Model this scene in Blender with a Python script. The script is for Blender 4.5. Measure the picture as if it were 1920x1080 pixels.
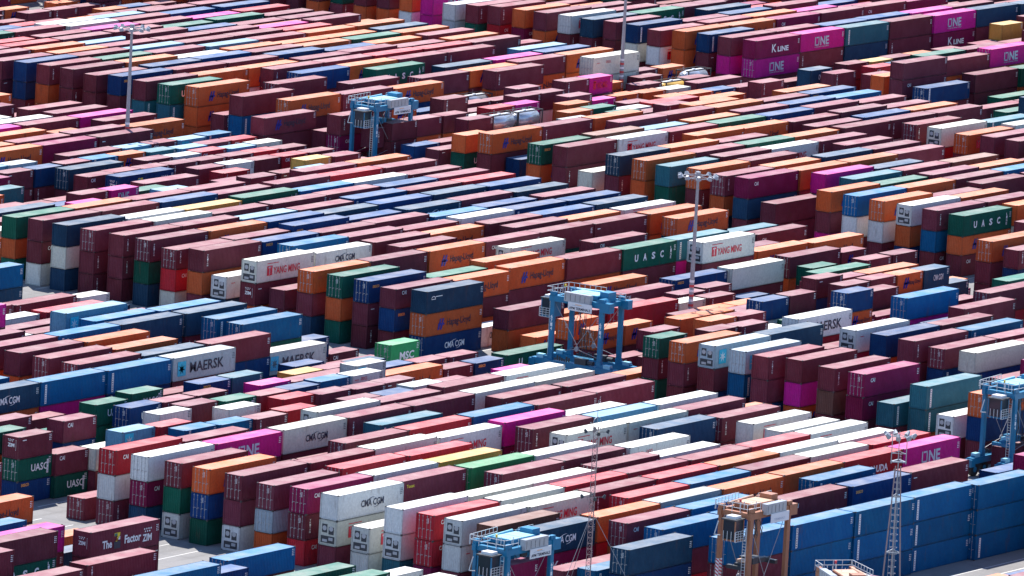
import bpy, math, random, numpy as np
from mathutils import Vector, Matrix
rnd = random.Random(7)
for o in list(bpy.data.objects): bpy.data.objects.remove(o)
S = bpy.context.scene
COL = S.collection
# ------------------------------------------------------------------ camera
F_PX, PITCH, ROLL, HEAD, CAM_H = (16447.840528, 0.167339, 0.055176, 0.960251, 192.316832)
_l = Vector((math.cos(HEAD), math.sin(HEAD), 0)); _w = Vector((-math.sin(HEAD), math.cos(HEAD), 0))
def _yard(v): return Vector((v.dot(_l), v.dot(_w), v.z))
f0 = Vector((0, math.cos(PITCH), -math.sin(PITCH))); r0 = Vector((1, 0, 0)); u0 = r0.cross(f0)
rr = r0*math.cos(ROLL) + u0*math.sin(ROLL); uu = -r0*math.sin(ROLL) + u0*math.cos(ROLL)
fv, rv, uv_ = _yard(f0), _yard(rr), _yard(uu)
cd = bpy.data.cameras.new('camera'); cam = bpy.data.objects.new('camera', cd); COL.objects.link(cam)
cd.sensor_width = 36.0; cd.lens = F_PX/1920*36.0; cd.clip_start = 5; cd.clip_end = 6000
m = Matrix.Identity(4)
for i in range(3): m[i][0] = rv[i]; m[i][1] = uv_[i]; m[i][2] = -fv[i]
m.translation = Vector((-950, -640, CAM_H)); cam.matrix_world = m
S.camera = cam
# ------------------------------------------------------------------ light
SUNV = Vector((3.2, 3.9, 8.9)).normalized()
elev = math.asin(SUNV.z); azim = math.atan2(SUNV.x, SUNV.y)
W = bpy.data.worlds.new('World'); S.world = W; W.use_nodes = True
nt = W.node_tree; nt.nodes.clear()
sky = nt.nodes.new('ShaderNodeTexSky'); sky.sky_type = 'NISHITA'; sky.sun_disc = False
sky.sun_elevation = elev; sky.sun_rotation = azim; sky.air_density = 1.0; sky.dust_density = 0.1; sky.ozone_density = 5.0
bg = nt.nodes.new('ShaderNodeBackground'); bg.inputs[1].default_value = 0.125
ow = nt.nodes.new('ShaderNodeOutputWorld'); nt.links.new(sky.outputs[0], bg.inputs[0]); nt.links.new(bg.outputs[0], ow.inputs[0])
sd = bpy.data.lights.new('sun', 'SUN'); sd.energy = 4.5; sd.angle = math.radians(0.5); sd.color = (1.0, 0.94, 0.86)
so = bpy.data.objects.new('sun', sd); COL.objects.link(so); so.rotation_euler = SUNV.to_track_quat('Z', 'Y').to_euler()
S.view_settings.view_transform = 'Standard'; S.view_settings.look = 'None'; S.view_settings.gamma = 1
S.view_settings.exposure = 1.0
# ------------------------------------------------------------------ materials
def mat(name):
    M = bpy.data.materials.new(name); M.use_nodes = True
    n = M.node_tree; b = n.nodes['Principled BSDF']; return M, n, b
def nd(n, t, **k):
    x = n.nodes.new(t)
    for a, v in k.items(): setattr(x, a, v)
    return x
def mix(n, fac, a, b, mode='MIX'):
    x = n.nodes.new('ShaderNodeMix'); x.data_type = 'RGBA'; x.blend_type = mode
    for s, v in ((0, fac), (6, a), (7, b)):
        if hasattr(v, 'links') or hasattr(v, 'is_linked'): n.links.new(v, x.inputs[s])
        else: x.inputs[s].default_value = v if s == 0 else (*v, 1)
    return x.outputs[2]
def rng(n, v, a, b, c, d):
    x = n.nodes.new('ShaderNodeMapRange'); n.links.new(v, x.inputs[0])
    for i, q in enumerate((a, b, c, d)): x.inputs[i+1].default_value = q
    return x.outputs[0]
def paint(name, src, roof):
    """weathered container paint: src 'obj' reads the object's colour, 'att' a colour attribute"""
    M, n, b = mat(name)
    if src == 'obj': c = nd(n, 'ShaderNodeObjectInfo').outputs['Color']
    else:
        a = nd(n, 'ShaderNodeAttribute'); a.attribute_name = 'paint'; c = a.outputs['Color']
    g = nd(n, 'ShaderNodeNewGeometry')
    def noise(scale, det, sx=1, sy=1, sz=1, rough=.6):
        mp = nd(n, 'ShaderNodeMapping'); n.links.new(g.outputs['Position'], mp.inputs[0]); mp.inputs[3].default_value = (sx, sy, sz)
        x = nd(n, 'ShaderNodeTexNoise'); n.links.new(mp.outputs[0], x.inputs[0]); x.inputs['Scale'].default_value = scale
        x.inputs['Detail'].default_value = det; x.inputs['Roughness'].default_value = rough; return x.outputs[0]
    if roof:
        gq = nd(n, 'ShaderNodeGamma'); n.links.new(c, gq.inputs[0]); gq.inputs[1].default_value = 0.70
        c = mix(n, 0.14, gq.outputs[0], (0.46, 0.38, 0.36))                                        # years of dust and bleaching
        c = mix(n, rng(n, noise(.35, 4), .35, .7, 0, .34), c, (0.52, 0.46, 0.42))
        c = mix(n, rng(n, noise(2.4, 5), .62, .76, 0, .5), c, (0.23, 0.11, 0.07))      # rust spots
        c = mix(n, rng(n, noise(1.1, 3), .3, .62, .25, 0), c, (0.12, 0.09, 0.08))
        b.inputs['Roughness'].default_value = 0.75
    else:
        gq = nd(n, 'ShaderNodeGamma'); n.links.new(c, gq.inputs[0]); gq.inputs[1].default_value = 0.72
        c = mix(n, rng(n, noise(.55, 5), .4, .8, 0, .4), c, gq.outputs[0])
        c = mix(n, rng(n, noise(1.3, 5, 1, 1, .22), .6, .78, 0, .5), c, (0.11, 0.05, 0.035))   # rust runs
        c = mix(n, rng(n, noise(3.5, 3), .35, .65, .16, 0), c, (0.02, 0.02, 0.025))
        b.inputs['Roughness'].default_value = 0.5; sp_ = .25
    n.links.new(c, b.inputs['Base Color'])
    b.inputs['Specular IOR Level'].default_value = 0.2 if roof else 0.1
    return M
def plain(name, col, rough=.5, metal=0, var=.25, scale=2.0):
    M, n, b = mat(name)
    g = nd(n, 'ShaderNodeNewGeometry'); x = nd(n, 'ShaderNodeTexNoise'); n.links.new(g.outputs['Position'], x.inputs[0])
    x.inputs['Scale'].default_value = scale; x.inputs['Detail'].default_value = 5
    c = mix(n, rng(n, x.outputs[0], .35, .7, 0, var), col, tuple(v*.45+.02 for v in col))
    n.links.new(c, b.inputs['Base Color']); b.inputs['Roughness'].default_value = rough; b.inputs['Metallic'].default_value = metal
    return M
P_SIDE = paint('container_side_paint', 'obj', False); P_ROOF = paint('container_roof_paint', 'obj', True)
A_SIDE = paint('stack_side_paint', 'att', False); A_ROOF = paint('stack_roof_paint', 'att', True)
M_CAST = plain('corner_steel', (.05, .045, .045), .6)
M_ROD = plain('galvanised_rod', (.42, .42, .43), .45, .4)
M_DARK = plain('dark_machinery', (.03, .035, .045), .5)
M_TURQ = plain('turquoise_crane_paint', (.004, .17, .33), .42, 0, .3)
M_TURQ_L = plain('pale_turquoise_panel', (.25, .55, .68), .5, 0, .25)
M_ORNG = plain('orange_crane_paint', (.36, .14, .07), .5, 0, .35)
M_ORNG_L = plain('faded_orange_panel', (.55, .33, .22), .6, 0, .3)
M_GREYBOX = plain('grey_machinery_box', (.42, .42, .43), .5)
M_SIGN = plain('white_sign', (.72, .72, .74), .5, 0, .1)
M_RUBBER = plain('tyre_rubber', (.02, .02, .022), .8)
M_GLASS = plain('cab_glass', (.03, .04, .05), .12)
M_RAIL = plain('pale_railing', (.6, .62, .63), .5)
M_POLE = plain('galvanised_pole', (.33, .33, .36), .5, .3)
M_LAMP = plain('lamp_housing', (.34, .35, .38), .4, .1)
M_RED = plain('mast_red', (.6, .05, .06), .5)
M_WHITE = plain('mast_white', (.8, .8, .8), .5, 0, .1)
M_YEL = plain('hazard_yellow', (.75, .5, .04), .5)
M_TANKS = plain('tank_steel', (.55, .57, .62), .28, .55)
M_TANKY = plain('tank_yellow', (.7, .42, .08), .45)
M_LATT = plain('lattice_steel', (.3, .2, .2), .6)
LET = {}
for nm, c in dict(white=(.8, .8, .8), dark=(.015, .02, .05), blue=(.01, .02, .25), red=(.6, .02, .05), black=(.02, .025, .05), yellow=(.8, .6, .03), orange=(.85, .35, .08), star=(.02, .45, .62), grey=(.45, .5, .58)).items():
    LET[nm] = plain('lettering_' + nm, c, .5, 0, .12)
# ------------------------------------------------------------------ mesh helper
class MB:
    def __init__(s): s.v = []; s.f = []; s.m = []
    def quad(s, a, b, c, d, m=0):
        i = len(s.v); s.v += [a, b, c, d]; s.f.append((i, i+1, i+2, i+3)); s.m.append(m)
    def box(s, x0, y0, z0, x1, y1, z1, m=0):
        i = len(s.v); s.v += [(x0, y0, z0), (x1, y0, z0), (x1, y1, z0), (x0, y1, z0), (x0, y0, z1), (x1, y0, z1), (x1, y1, z1), (x0, y1, z1)]
        for q in ((0, 3, 2, 1), (4, 5, 6, 7), (0, 1, 5, 4), (1, 2, 6, 5), (2, 3, 7, 6), (3, 0, 4, 7)):
            s.f.append(tuple(i+k for k in q)); s.m.append(m)
    def tube(s, p, q, r, n=8, m=0, r2=None, caps=True):
        p = Vector(p); q = Vector(q); d = (q-p).normalized(); a = d.orthogonal().normalized(); b = d.cross(a); i = len(s.v); r2 = r if r2 is None else r2
        for k in range(n):
            t = 2*math.pi*k/n; o = a*math.cos(t)+b*math.sin(t); s.v += [tuple(p+o*r), tuple(q+o*r2)]
        for k in range(n):
            j = (k+1) % n; s.f.append((i+2*k, i+2*j, i+2*j+1, i+2*k+1)); s.m.append(m)
        if caps:
            s.f.append(tuple(i+2*k for k in range(n))[::-1]); s.m.append(m); s.f.append(tuple(i+2*k+1 for k in range(n))); s.m.append(m)
    def beam(s, p, q, wy, wz, m=0):
        p = Vector(p); q = Vector(q); d = (q-p).normalized(); up = Vector((0, 0, 1)) if abs(d.z) < .95 else Vector((1, 0, 0))
        a = d.cross(up).normalized(); b = a.cross(d).normalized(); i = len(s.v)
        for e in (p, q):
            for sa, sb in ((-1, -1), (1, -1), (1, 1), (-1, 1)): s.v.append(tuple(e+a*sa*wy/2+b*sb*wz/2))
        for qd in ((0, 1, 2, 3), (7, 6, 5, 4), (0, 4, 5, 1), (1, 5, 6, 2), (2, 6, 7, 3), (3, 7, 4, 0)):
            s.f.append(tuple(i+k for k in qd)); s.m.append(m)
    def mesh(s, name, mats):
        me = bpy.data.meshes.new(name); me.from_pydata(s.v, [], s.f)
        for x in mats: me.materials.append(x)
        if len(mats) > 1: me.polygons.foreach_set('material_index', np.array(s.m, dtype=np.int32))
        me.update(); return me
def link(name, me, parent=None, loc=(0, 0, 0), rz=0, color=None):
    o = bpy.data.objects.new(name, me); COL.objects.link(o); o.parent = parent; o.location = loc; o.rotation_euler = (0, 0, rz)
    if color: o.color = color
    return o
def thing(name, label, cat, loc, rz=0, group=None):
    o = bpy.data.objects.new(name, None); COL.objects.link(o); o.location = loc; o.rotation_euler = (0, 0, rz); o.empty_display_size = .5
    o['label'] = label; o['category'] = cat
    if group: o['group'] = group
    return o
# ------------------------------------------------------------------ container shells
WD = 2.438
def corrug(L, H, z0, z1, amp, pitch, inner):
    """profile (x, depth) of trapezoid ribs between the corner posts"""
    x0, x1 = .16, L-.16; n = max(2, round((x1-x0)/pitch)); p = (x1-x0)/n; pts = []
    for k in range(n):
        a = x0+k*p; pts += [(a, 0), (a+.36*p, 0), (a+.5*p, amp), (a+.86*p, amp)]
    pts.append((x1, 0)); return pts
def walls(mb, L, H, reefer, near_blind, ms=0, full=True):
    amp = .008 if reefer else .036; pit = .5 if reefer else .278; z0, z1 = .16, H-.11
    pr = corrug(L, H, z0, z1, amp, pit, 0)
    for (a, da), (b, db) in zip(pr, pr[1:]):
        mb.quad((a, .03+da, z0), (b, .03+db, z0), (b, .03+db, z1), (a, .03+da, z1), ms)
        if full: mb.quad((b, WD-.03-db, z0), (a, WD-.03-da, z0), (a, WD-.03-da, z1), (b, WD-.03-db, z1), ms)
    if not full: mb.quad((L-.05, WD-.03, z0), (.05, WD-.03, z0), (.05, WD-.03, z1), (L-.05, WD-.03, z1), ms)
    pe = corrug(WD, H, z0, z1, .045, .25, 0)
    if near_blind:
        for (a, da), (b, db) in zip(pe, pe[1:]):
            mb.quad((.04+db, b, z0), (.04+da, a, z0), (.04+da, a, z1), (.04+db, b, z1), ms)
    mb.quad((L-.05, .05, z0), (L-.05, WD-.05, z0), (L-.05, WD-.05, z1), (L-.05, .05, z1), ms)
def frame(mb, L, H, m=0, mc=1):
    for x0, x1 in ((0, .16), (L-.16, L)):
        for y0, y1 in ((0, .16), (WD-.16, WD)): mb.box(x0, y0, .12, x1, y1, H-.12, m)
    for y0, y1 in ((.012, .07), (WD-.07, WD-.012)):
        mb.box(.16, y0, .03, L-.16, y1, .16, m); mb.box(.16, y0, H-.12, L-.16, y1, H-.05, m)
    for x0, x1 in ((.01, .09), (L-.09, L-.01)):
        mb.box(x0, .16, .03, x1, WD-.16, .16, m); mb.box(x0, .16, H-.13, x1, WD-.16, H-.04, m)
    for x0 in (-.004, L-.174):
        for y0 in (-.004, WD-.158):
            for z0 in (0, H-.118): mb.box(x0, y0, z0, x0+.178, y0+.162, z0+.118, mc)
def roof(mb, L, H, ribs, m=0):
    z = H-.052
    if not ribs: mb.quad((.02, .02, z), (L-.02, .02, z), (L-.02, WD-.02, z), (.02, WD-.02, z), m); return
    n = 44 if L > 8 else 22; x0, x1 = .25, L-.25; p = (x1-x0)/n; xs = [(.02, 0), (x0, 0)]
    for k in range(n): a = x0+k*p; xs += [(a+.35*p, 0), (a+.45*p, -.018), (a+.85*p, -.018), (a+p, 0)]
    xs.append((L-.02, 0))
    for (a, za), (b, zb) in zip(xs, xs[1:]): mb.quad((a, .02, z+za), (b, .02, z+zb), (b, WD-.02, z+zb), (a, WD-.02, z+za), m)
SH = {}
def shell(L, H, reefer, door):
    k = (L, H, reefer, door)
    if k in SH: return SH[k]
    b = MB(); walls(b, L, H, reefer, door == 0); fr = MB(); frame(fr, L, H); rf = MB(); roof(rf, L, H, not reefer)
    d = dict(body=b.mesh('body', [P_SIDE]), frame=fr.mesh('frame', [P_SIDE, M_CAST]), roof=rf.mesh('roof', [P_ROOF]))
    if door == 1:
        for s, (y0, y1) in enumerate(((.17, WD/2-.006), (WD/2+.006, WD-.17))):
            q = MB(); zs = [.17+(H-.31)*t for t in (0, .32, .66, 1)]
            q.box(.03, y0, .17, .07, y1, H-.14)
            for za, zb in zip(zs, zs[1:]): q.box(.045-.03, y0+.1, za+.07, .046, y1-.1, zb-.07)
            d['door%d' % s] = q.mesh('door', [P_SIDE])
            r = MB()
            for y in (y0+.28, y1-.28):
                r.tube((-.012, y, .1), (-.012, y, H-.1), .022, 6)
                for z in (.3, H*.38, H*.72, H-.3): r.box(-.04, y-.05, z, .02, y+.05, z+.08)
                r.box(-.05, y-.3, H*.42, -.02, y+.02, H*.42+.05)
            d['rod%d' % s] = r.mesh('lock_rod', [M_ROD])
            t = MB(); tr = random.Random(s+3)
            for i in range(6):
                for j in range(tr.randint(3, 8)): yy = y1-.5+j*.05; t.quad((.012, yy+.032, H-.5-i*.1), (.012, yy, H-.5-i*.1), (.012, yy, H-.44-i*.1), (.012, yy+.032, H-.44-i*.1))
            d['plate%d' % s] = t.mesh('number_marking', [LET['white']])
    if door == 2:
        q = MB(); q.box(.05, .16, .17, .09, WD-.16, H-.13, 0); q.box(.02, .24, 1.15, .055, WD-.24, H-.35, 0)
        q.box(.012, .3, .3, .06, WD-.3, 1.08, 1); q.box(-.004, .4, 1.3, .03, 1.1, H-.75, 1); q.box(-.004, 1.3, 1.45, .03, 2.0, H-.5, 1)
        q.box(-.03, .5, .62, .02, 1.05, .95, 2); q.tube((-.02, .75, H-.95), (.03, .75, H-.95), .28, 14, 2); q.tube((-.02, 1.65, H-.95), (.03, 1.65, H-.95), .28, 14, 2); q.box(-.03, 1.25, .42, .02, 1.9, .7, 2)
        d['unit'] = q.mesh('cooling_unit', [P_SIDE, M_DARK, M_GREYBOX])
    SH[k] = d; return d
# ------------------------------------------------------------------ lettering
def text_mesh(txt, w, h, shear=0, bold=.02, sp=1.0):
    cu = bpy.data.curves.new('letters', 'FONT'); cu.body = txt; cu.size = 1; cu.shear = shear; cu.offset = bold; cu.resolution_u = 2; cu.space_character = sp
    ob = bpy.data.objects.new('letters', cu); COL.objects.link(ob); dg = bpy.context.evaluated_depsgraph_get(); dg.update()
    me = bpy.data.meshes.new_from_object(ob.evaluated_get(dg)); bpy.data.objects.remove(ob); bpy.data.curves.remove(cu)
    n = len(me.vertices); co = np.zeros(n*3); me.vertices.foreach_get('co', co); co = co.reshape(-1, 3); lo = co.min(0); hi = co.max(0)
    co[:, 0] = (co[:, 0]-lo[0])/(hi[0]-lo[0])*w; co[:, 1] = (co[:, 1]-lo[1])/(hi[1]-lo[1])*h
    fs = [tuple(p.vertices) for p in me.polygons]; bpy.data.meshes.remove(me); return co[:, :2], fs
class Sign:
    """flat marks; x runs along the wall, z up"""
    def __init__(s): s.p = []; s.f = []; s.m = []; s.mats = []
    def mi(s, c):
        if c not in s.mats: s.mats.append(c)
        return s.mats.index(c)
    def text(s, t, x, z, w, h, c, **k):
        co, fs = text_mesh(t, w, h, **k); i = len(s.p); s.p += [(a+x, b+z) for a, b in co]; s.f += [tuple(i+q for q in f) for f in fs]; s.m += [s.mi(c)]*len(fs); return s
    def vtext(s, t, x, z, w, h, c):
        n = len(t)
        for k, ch in enumerate(t):
            if ch != ' ': s.text(ch, x, z+h-(k+1)*h/n+.03, w, h/n-.06, c)
        return s
    def poly(s, pts, c): i = len(s.p); s.p += pts; s.f.append(tuple(range(i, i+len(pts)))); s.m.append(s.mi(c)); return s
    def rect(s, x, z, w, h, c): return s.poly([(x, z), (x+w, z), (x+w, z+h), (x, z+h)], c)
    def arc(s, cx, cz, r, a0, a1, c, th=.12):
        n = 8
        for k in range(n):
            A = math.radians(a0+(a1-a0)*k/n); B = math.radians(a0+(a1-a0)*(k+1)/n); t0 = th*math.sin(math.pi*(k+.15)/(n+.3)); t1 = th*math.sin(math.pi*(k+1.15)/(n+.3))
            s.poly([(cx+r*math.cos(A), cz+.6*r*math.sin(A)), (cx+(r+t0)*math.cos(A), cz+.6*(r+t0)*math.sin(A)), (cx+(r+t1)*math.cos(B), cz+.6*(r+t1)*math.sin(B)), (cx+r*math.cos(B), cz+.6*r*math.sin(B))], c)
        return s
    def star(s, cx, cz, r, c, n=7):
        for k in range(n):
            a = math.pi/2+2*math.pi*k/n; d = math.pi/n
            s.poly([(cx, cz), (cx+.36*r*math.cos(a-d), cz+.36*r*math.sin(a-d)), (cx+r*math.cos(a), cz+r*math.sin(a)), (cx+.36*r*math.cos(a+d), cz+.36*r*math.sin(a+d))], c)
        return s
    def mesh(s, name, y=-.012, end=False):
        me = bpy.data.meshes.new(name)
        v = [(y, WD-a, b) for a, b in s.p] if end else [(a, y, b) for a, b in s.p]
        me.from_pydata(v, [], s.f)
        for c in s.mats: me.materials.append(LET[c])
        me.polygons.foreach_set('material_index', np.array(s.m, dtype=np.int32)); me.update(); return me
LG = {}
def logo(code, L, col):
    """side marks for a container; returns (side mesh, end mesh)"""
    big = L > 8; dk = col in 'wSsl'
    k = (code, big, dk)
    if k in LG: return LG[k]
    s = Sign(); e = None; x = 1 if big else .5
    def idno(c='white'):                                    # reference digits by the far corner
        for i in range(4): s.rect(L-.62, 2.25-i*.2, .2, .09, c); s.rect(L-.34, 2.25-i*.2, .1, .09, c)
    idno('black' if dk else 'white')
    if code == 'H':
        a = 2.3*x+.3
        for dx in (0, .55): s.poly([(a+dx, .65), (a+.32+dx, .65), (a+.55+dx, 1.2), (a+.85+dx, 1.2), (a+.9+dx, 1.45), (a+.6+dx, 1.45), (a+.78+dx, 2.05), (a+.5+dx, 2.05), (a+.1+dx, 1.1)], 'blue')
        s.rect(a+.1, 1.2, .9, .22, 'blue')
        if big: s.text('Hapag-Lloyd', 4.6, .75, 5.0, 1.15, 'dark', bold=.012)
        else: s.text('Hapag-Lloyd', 2.6, .9, 2.9, .75, 'dark', bold=.012)
    elif code == 'M':
        a = .9*x; s.rect(a, .55, 1.6, 1.75, 'star'); s.star(a+.8, 1.4, .72, 'white')
        if big: s.text('MAERSK', 3.3, .8, 6.6, 1.25, 'black', bold=.018)
    elif code == 'U':
        for i, ch in enumerate('UASC'): s.text(ch, 2.6+i*1.95, .95, .8, .95, 'white', bold=.04)
        s.vtext('LINE', 10.75, .6, .32, 1.7, 'white')
    elif code == 'V':
        s.text('UASC', 2.6*x+1.0, .95, 3.0, .85, 'white', bold=.018); s.rect(L-.95, .5, .32, 1.6, 'white')
        for i in range(4): s.rect(L-.9, .6+i*.38, .22, .22, 'grey')
    elif code == 'Y':
        a = 2.2*x; q = 1 if big else .6; s.rect(a, .8, 1.1*q, 1.25, 'red'); s.text('T', a+.25*q, .92, .6*q, 1.0, 'white', bold=.03)
        s.text('YANG MING', a+1.35*q, .85, 6.2*q*(.9 if big else .75), .95, 'red', bold=.018); s.rect(a, 2.3, 2.4*q, .09, 'red')
    elif code == 'C':
        c = 'dark' if dk else 'white'; q = 1 if big else .55; a = 4.1*x+.2
        s.text('CMA CGM', a, 1.0, 4.2*q, .8, c, bold=.018); s.arc(a+2.5*q, 1.0, 1.6*q, 88, 160, c); s.arc(a+2.2*q, 1.75, 1.6*q, -85, -20, c)
    elif code == 'N':
        a = 4.0 if big else 1.6; q = 1 if big else .6
        s.rect(a, .75, .22, 1.35, 'grey'); s.rect(a+1.0*q, .75, .22, 1.35, 'grey'); s.rect(a, .75, 1.0*q+.22, .2, 'grey'); s.rect(a+.35, 1.9, 1.0*q-.13, .2, 'grey')
        s.text('NE', a+1.5*q, .75, 2.4*q, 1.35, 'grey', bold=.03)
        if big: s.text('OCEAN NETWORK EXPRESS', a, .45, 4.0, .16, 'grey')
    elif code == 'K':
        s.text('K', 4.4, .75, 1.25, 1.25, 'white', bold=.018); s.text('LINE', 6.0, .75, 3.0, .8, 'white', bold=.04)
    elif code == 'Z' and big:
        s.text('The', 2.1, .75, 1.7, .9, 'white', bold=.03); s.text('Factor', 6.0, .9, 2.9, .95, 'white', bold=.03); s.text('ZIM', 9.2, .7, 1.6, .8, 'white', bold=.03)
        s.rect(4.15, .55, 1.15, .8, 'dark'); s.poly([(4.15, 2.3), (5.2, 2.3), (5.1, 1.8), (4.7, 1.35), (4.4, 1.35), (4.75, 1.95), (4.15, 1.95)], 'yellow'); s.rect(4.2, 1.95, .5, .3, 'star'); s.rect(4.5, 1.4, .3, .3, 'red'); s.rect(4.9, 1.5, .3, .35, 'white')
        for i in range(4): s.rect(9.4+i*.38, 2.0, .18, .16, 'white')
        for i in range(3): s.rect(9.55+i*.38, 1.72, .18, .16, 'white')
    elif code in 'Zz':
        s.text('ZIM', 1.9, .5, 1.5, .8, 'white', bold=.03)
        for j in range(2):
            for i in range(4-j): s.rect(1.95+i*.38+j*.15, 1.65-j*.25, .18, .16, 'white')
        if code == 'Z': s.text('The', .5, .6, 1.1, .55, 'white'); s.text('Factor', 3.5, .6, 1.9, .6, 'white')
    elif code == 'I': s.text('CAI', 1.1*x+.2, 1.75, .95, .5, 'white', bold=.018)
    elif code == 'T': s.vtext('TRITON', .75, .75, .24, 1.6, 'white')
    elif code == 'B':
        s.rect(.75, .25, .36, 2.25, 'white')
        for i in range(8): s.rect(.84, .36+i*.27, .18, .14, 'blue')
    elif code == 'X': s.text('Touax', .9, 2.0, 1.5, .38, 'yellow', bold=.018)
    elif code == 'E': s.text('seaco', .7, 1.95, 1.4, .36, 'orange', bold=.018)
    elif code == 'O': s.text('OOCL', 3.4*x, 1.85, 1.3, .4, 'red', bold=.018); s.rect(1.0*x, 1.95, .8, .08, 'red')
    elif code == 'G': s.text('MSC', 2.7*x+.6, .5, 3.0, 1.0, 'white', bold=.03)
    elif code == 'S': s.arc(L/2, 1.2, .9, 0, 180, 'white', .1); s.arc(L/2, 1.2, .5, 0, 180, 'white', .08); s.text('cosco', L/2-1.1, .85, 2.2, .4, 'white'); s.text('SHIPPING', L/2-1.0, .45, 2.0, .22, 'white')
    elif code == 'L': s.arc(3.6, 1.3, .45, 0, 350, 'white', .14); s.text('BOLUDA', 4.6, .85, 4.6, .85, 'white', bold=.04)
    elif code == 'c':
        s.arc(1.4, 1.9, .35, -40, 200, 'white', .16); s.rect(1.9, 2.05, 1.4, .1, 'white'); s.rect(1.0, 1.75, .9, .08, 'white')
    elif code == '9':
        s.rect(.6, 2.1, .7, .1, 'white')
    if code in 'Zz9':
        e = Sign(); e.text('ZIM', .75, 1.35, .95, .42, 'white', bold=.03)
        for j in range(2):
            for i in range(4-j): e.rect(.78+i*.24+j*.1, 2.15-j*.17, .11, .1, 'white')
        for i in range(9): e.rect(1.9, 1.0+i*.14, .05, .08, 'white')
        e = e.mesh('lettering', .028, True)
    LG[k] = (s.mesh('lettering') if s.f else None, e); return LG[k]
# ------------------------------------------------------------------ the yard
PAL = dict(m=(.150, .026, .042), r=(.42, .018, .030), d=(.20, .007, .055), o=(.54, .098, .028), w=(.66, .67, .66), g=(.004, .085, .055), b=(.003, .036, .14),
           B=(.002, .095, .25), n=(.010, .045, .095), p=(.52, .010, .21), y=(.60, .32, .07), t=(.020, .115, .16), s=(.34, .38, .41), S=(.36, .42, .44), l=(.10, .27, .42), k=(.15, .06, .045), G=(.03, .27, .09))
COLS = ('m', 'r', 'd', 'o', 'w', 'g', 'b', 'B', 'n', 'p', 'y', 't', 's', 'S', 'l', 'k', 'G')
LOGOS = ('-', 'H', 'M', 'U', 'V', 'Y', 'C', 'N', 'K', 'Z', 'z', 'I', 'T', 'B', 'X', 'E', 'O', 'G', 'S', 'L', 'c', '9')
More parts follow.
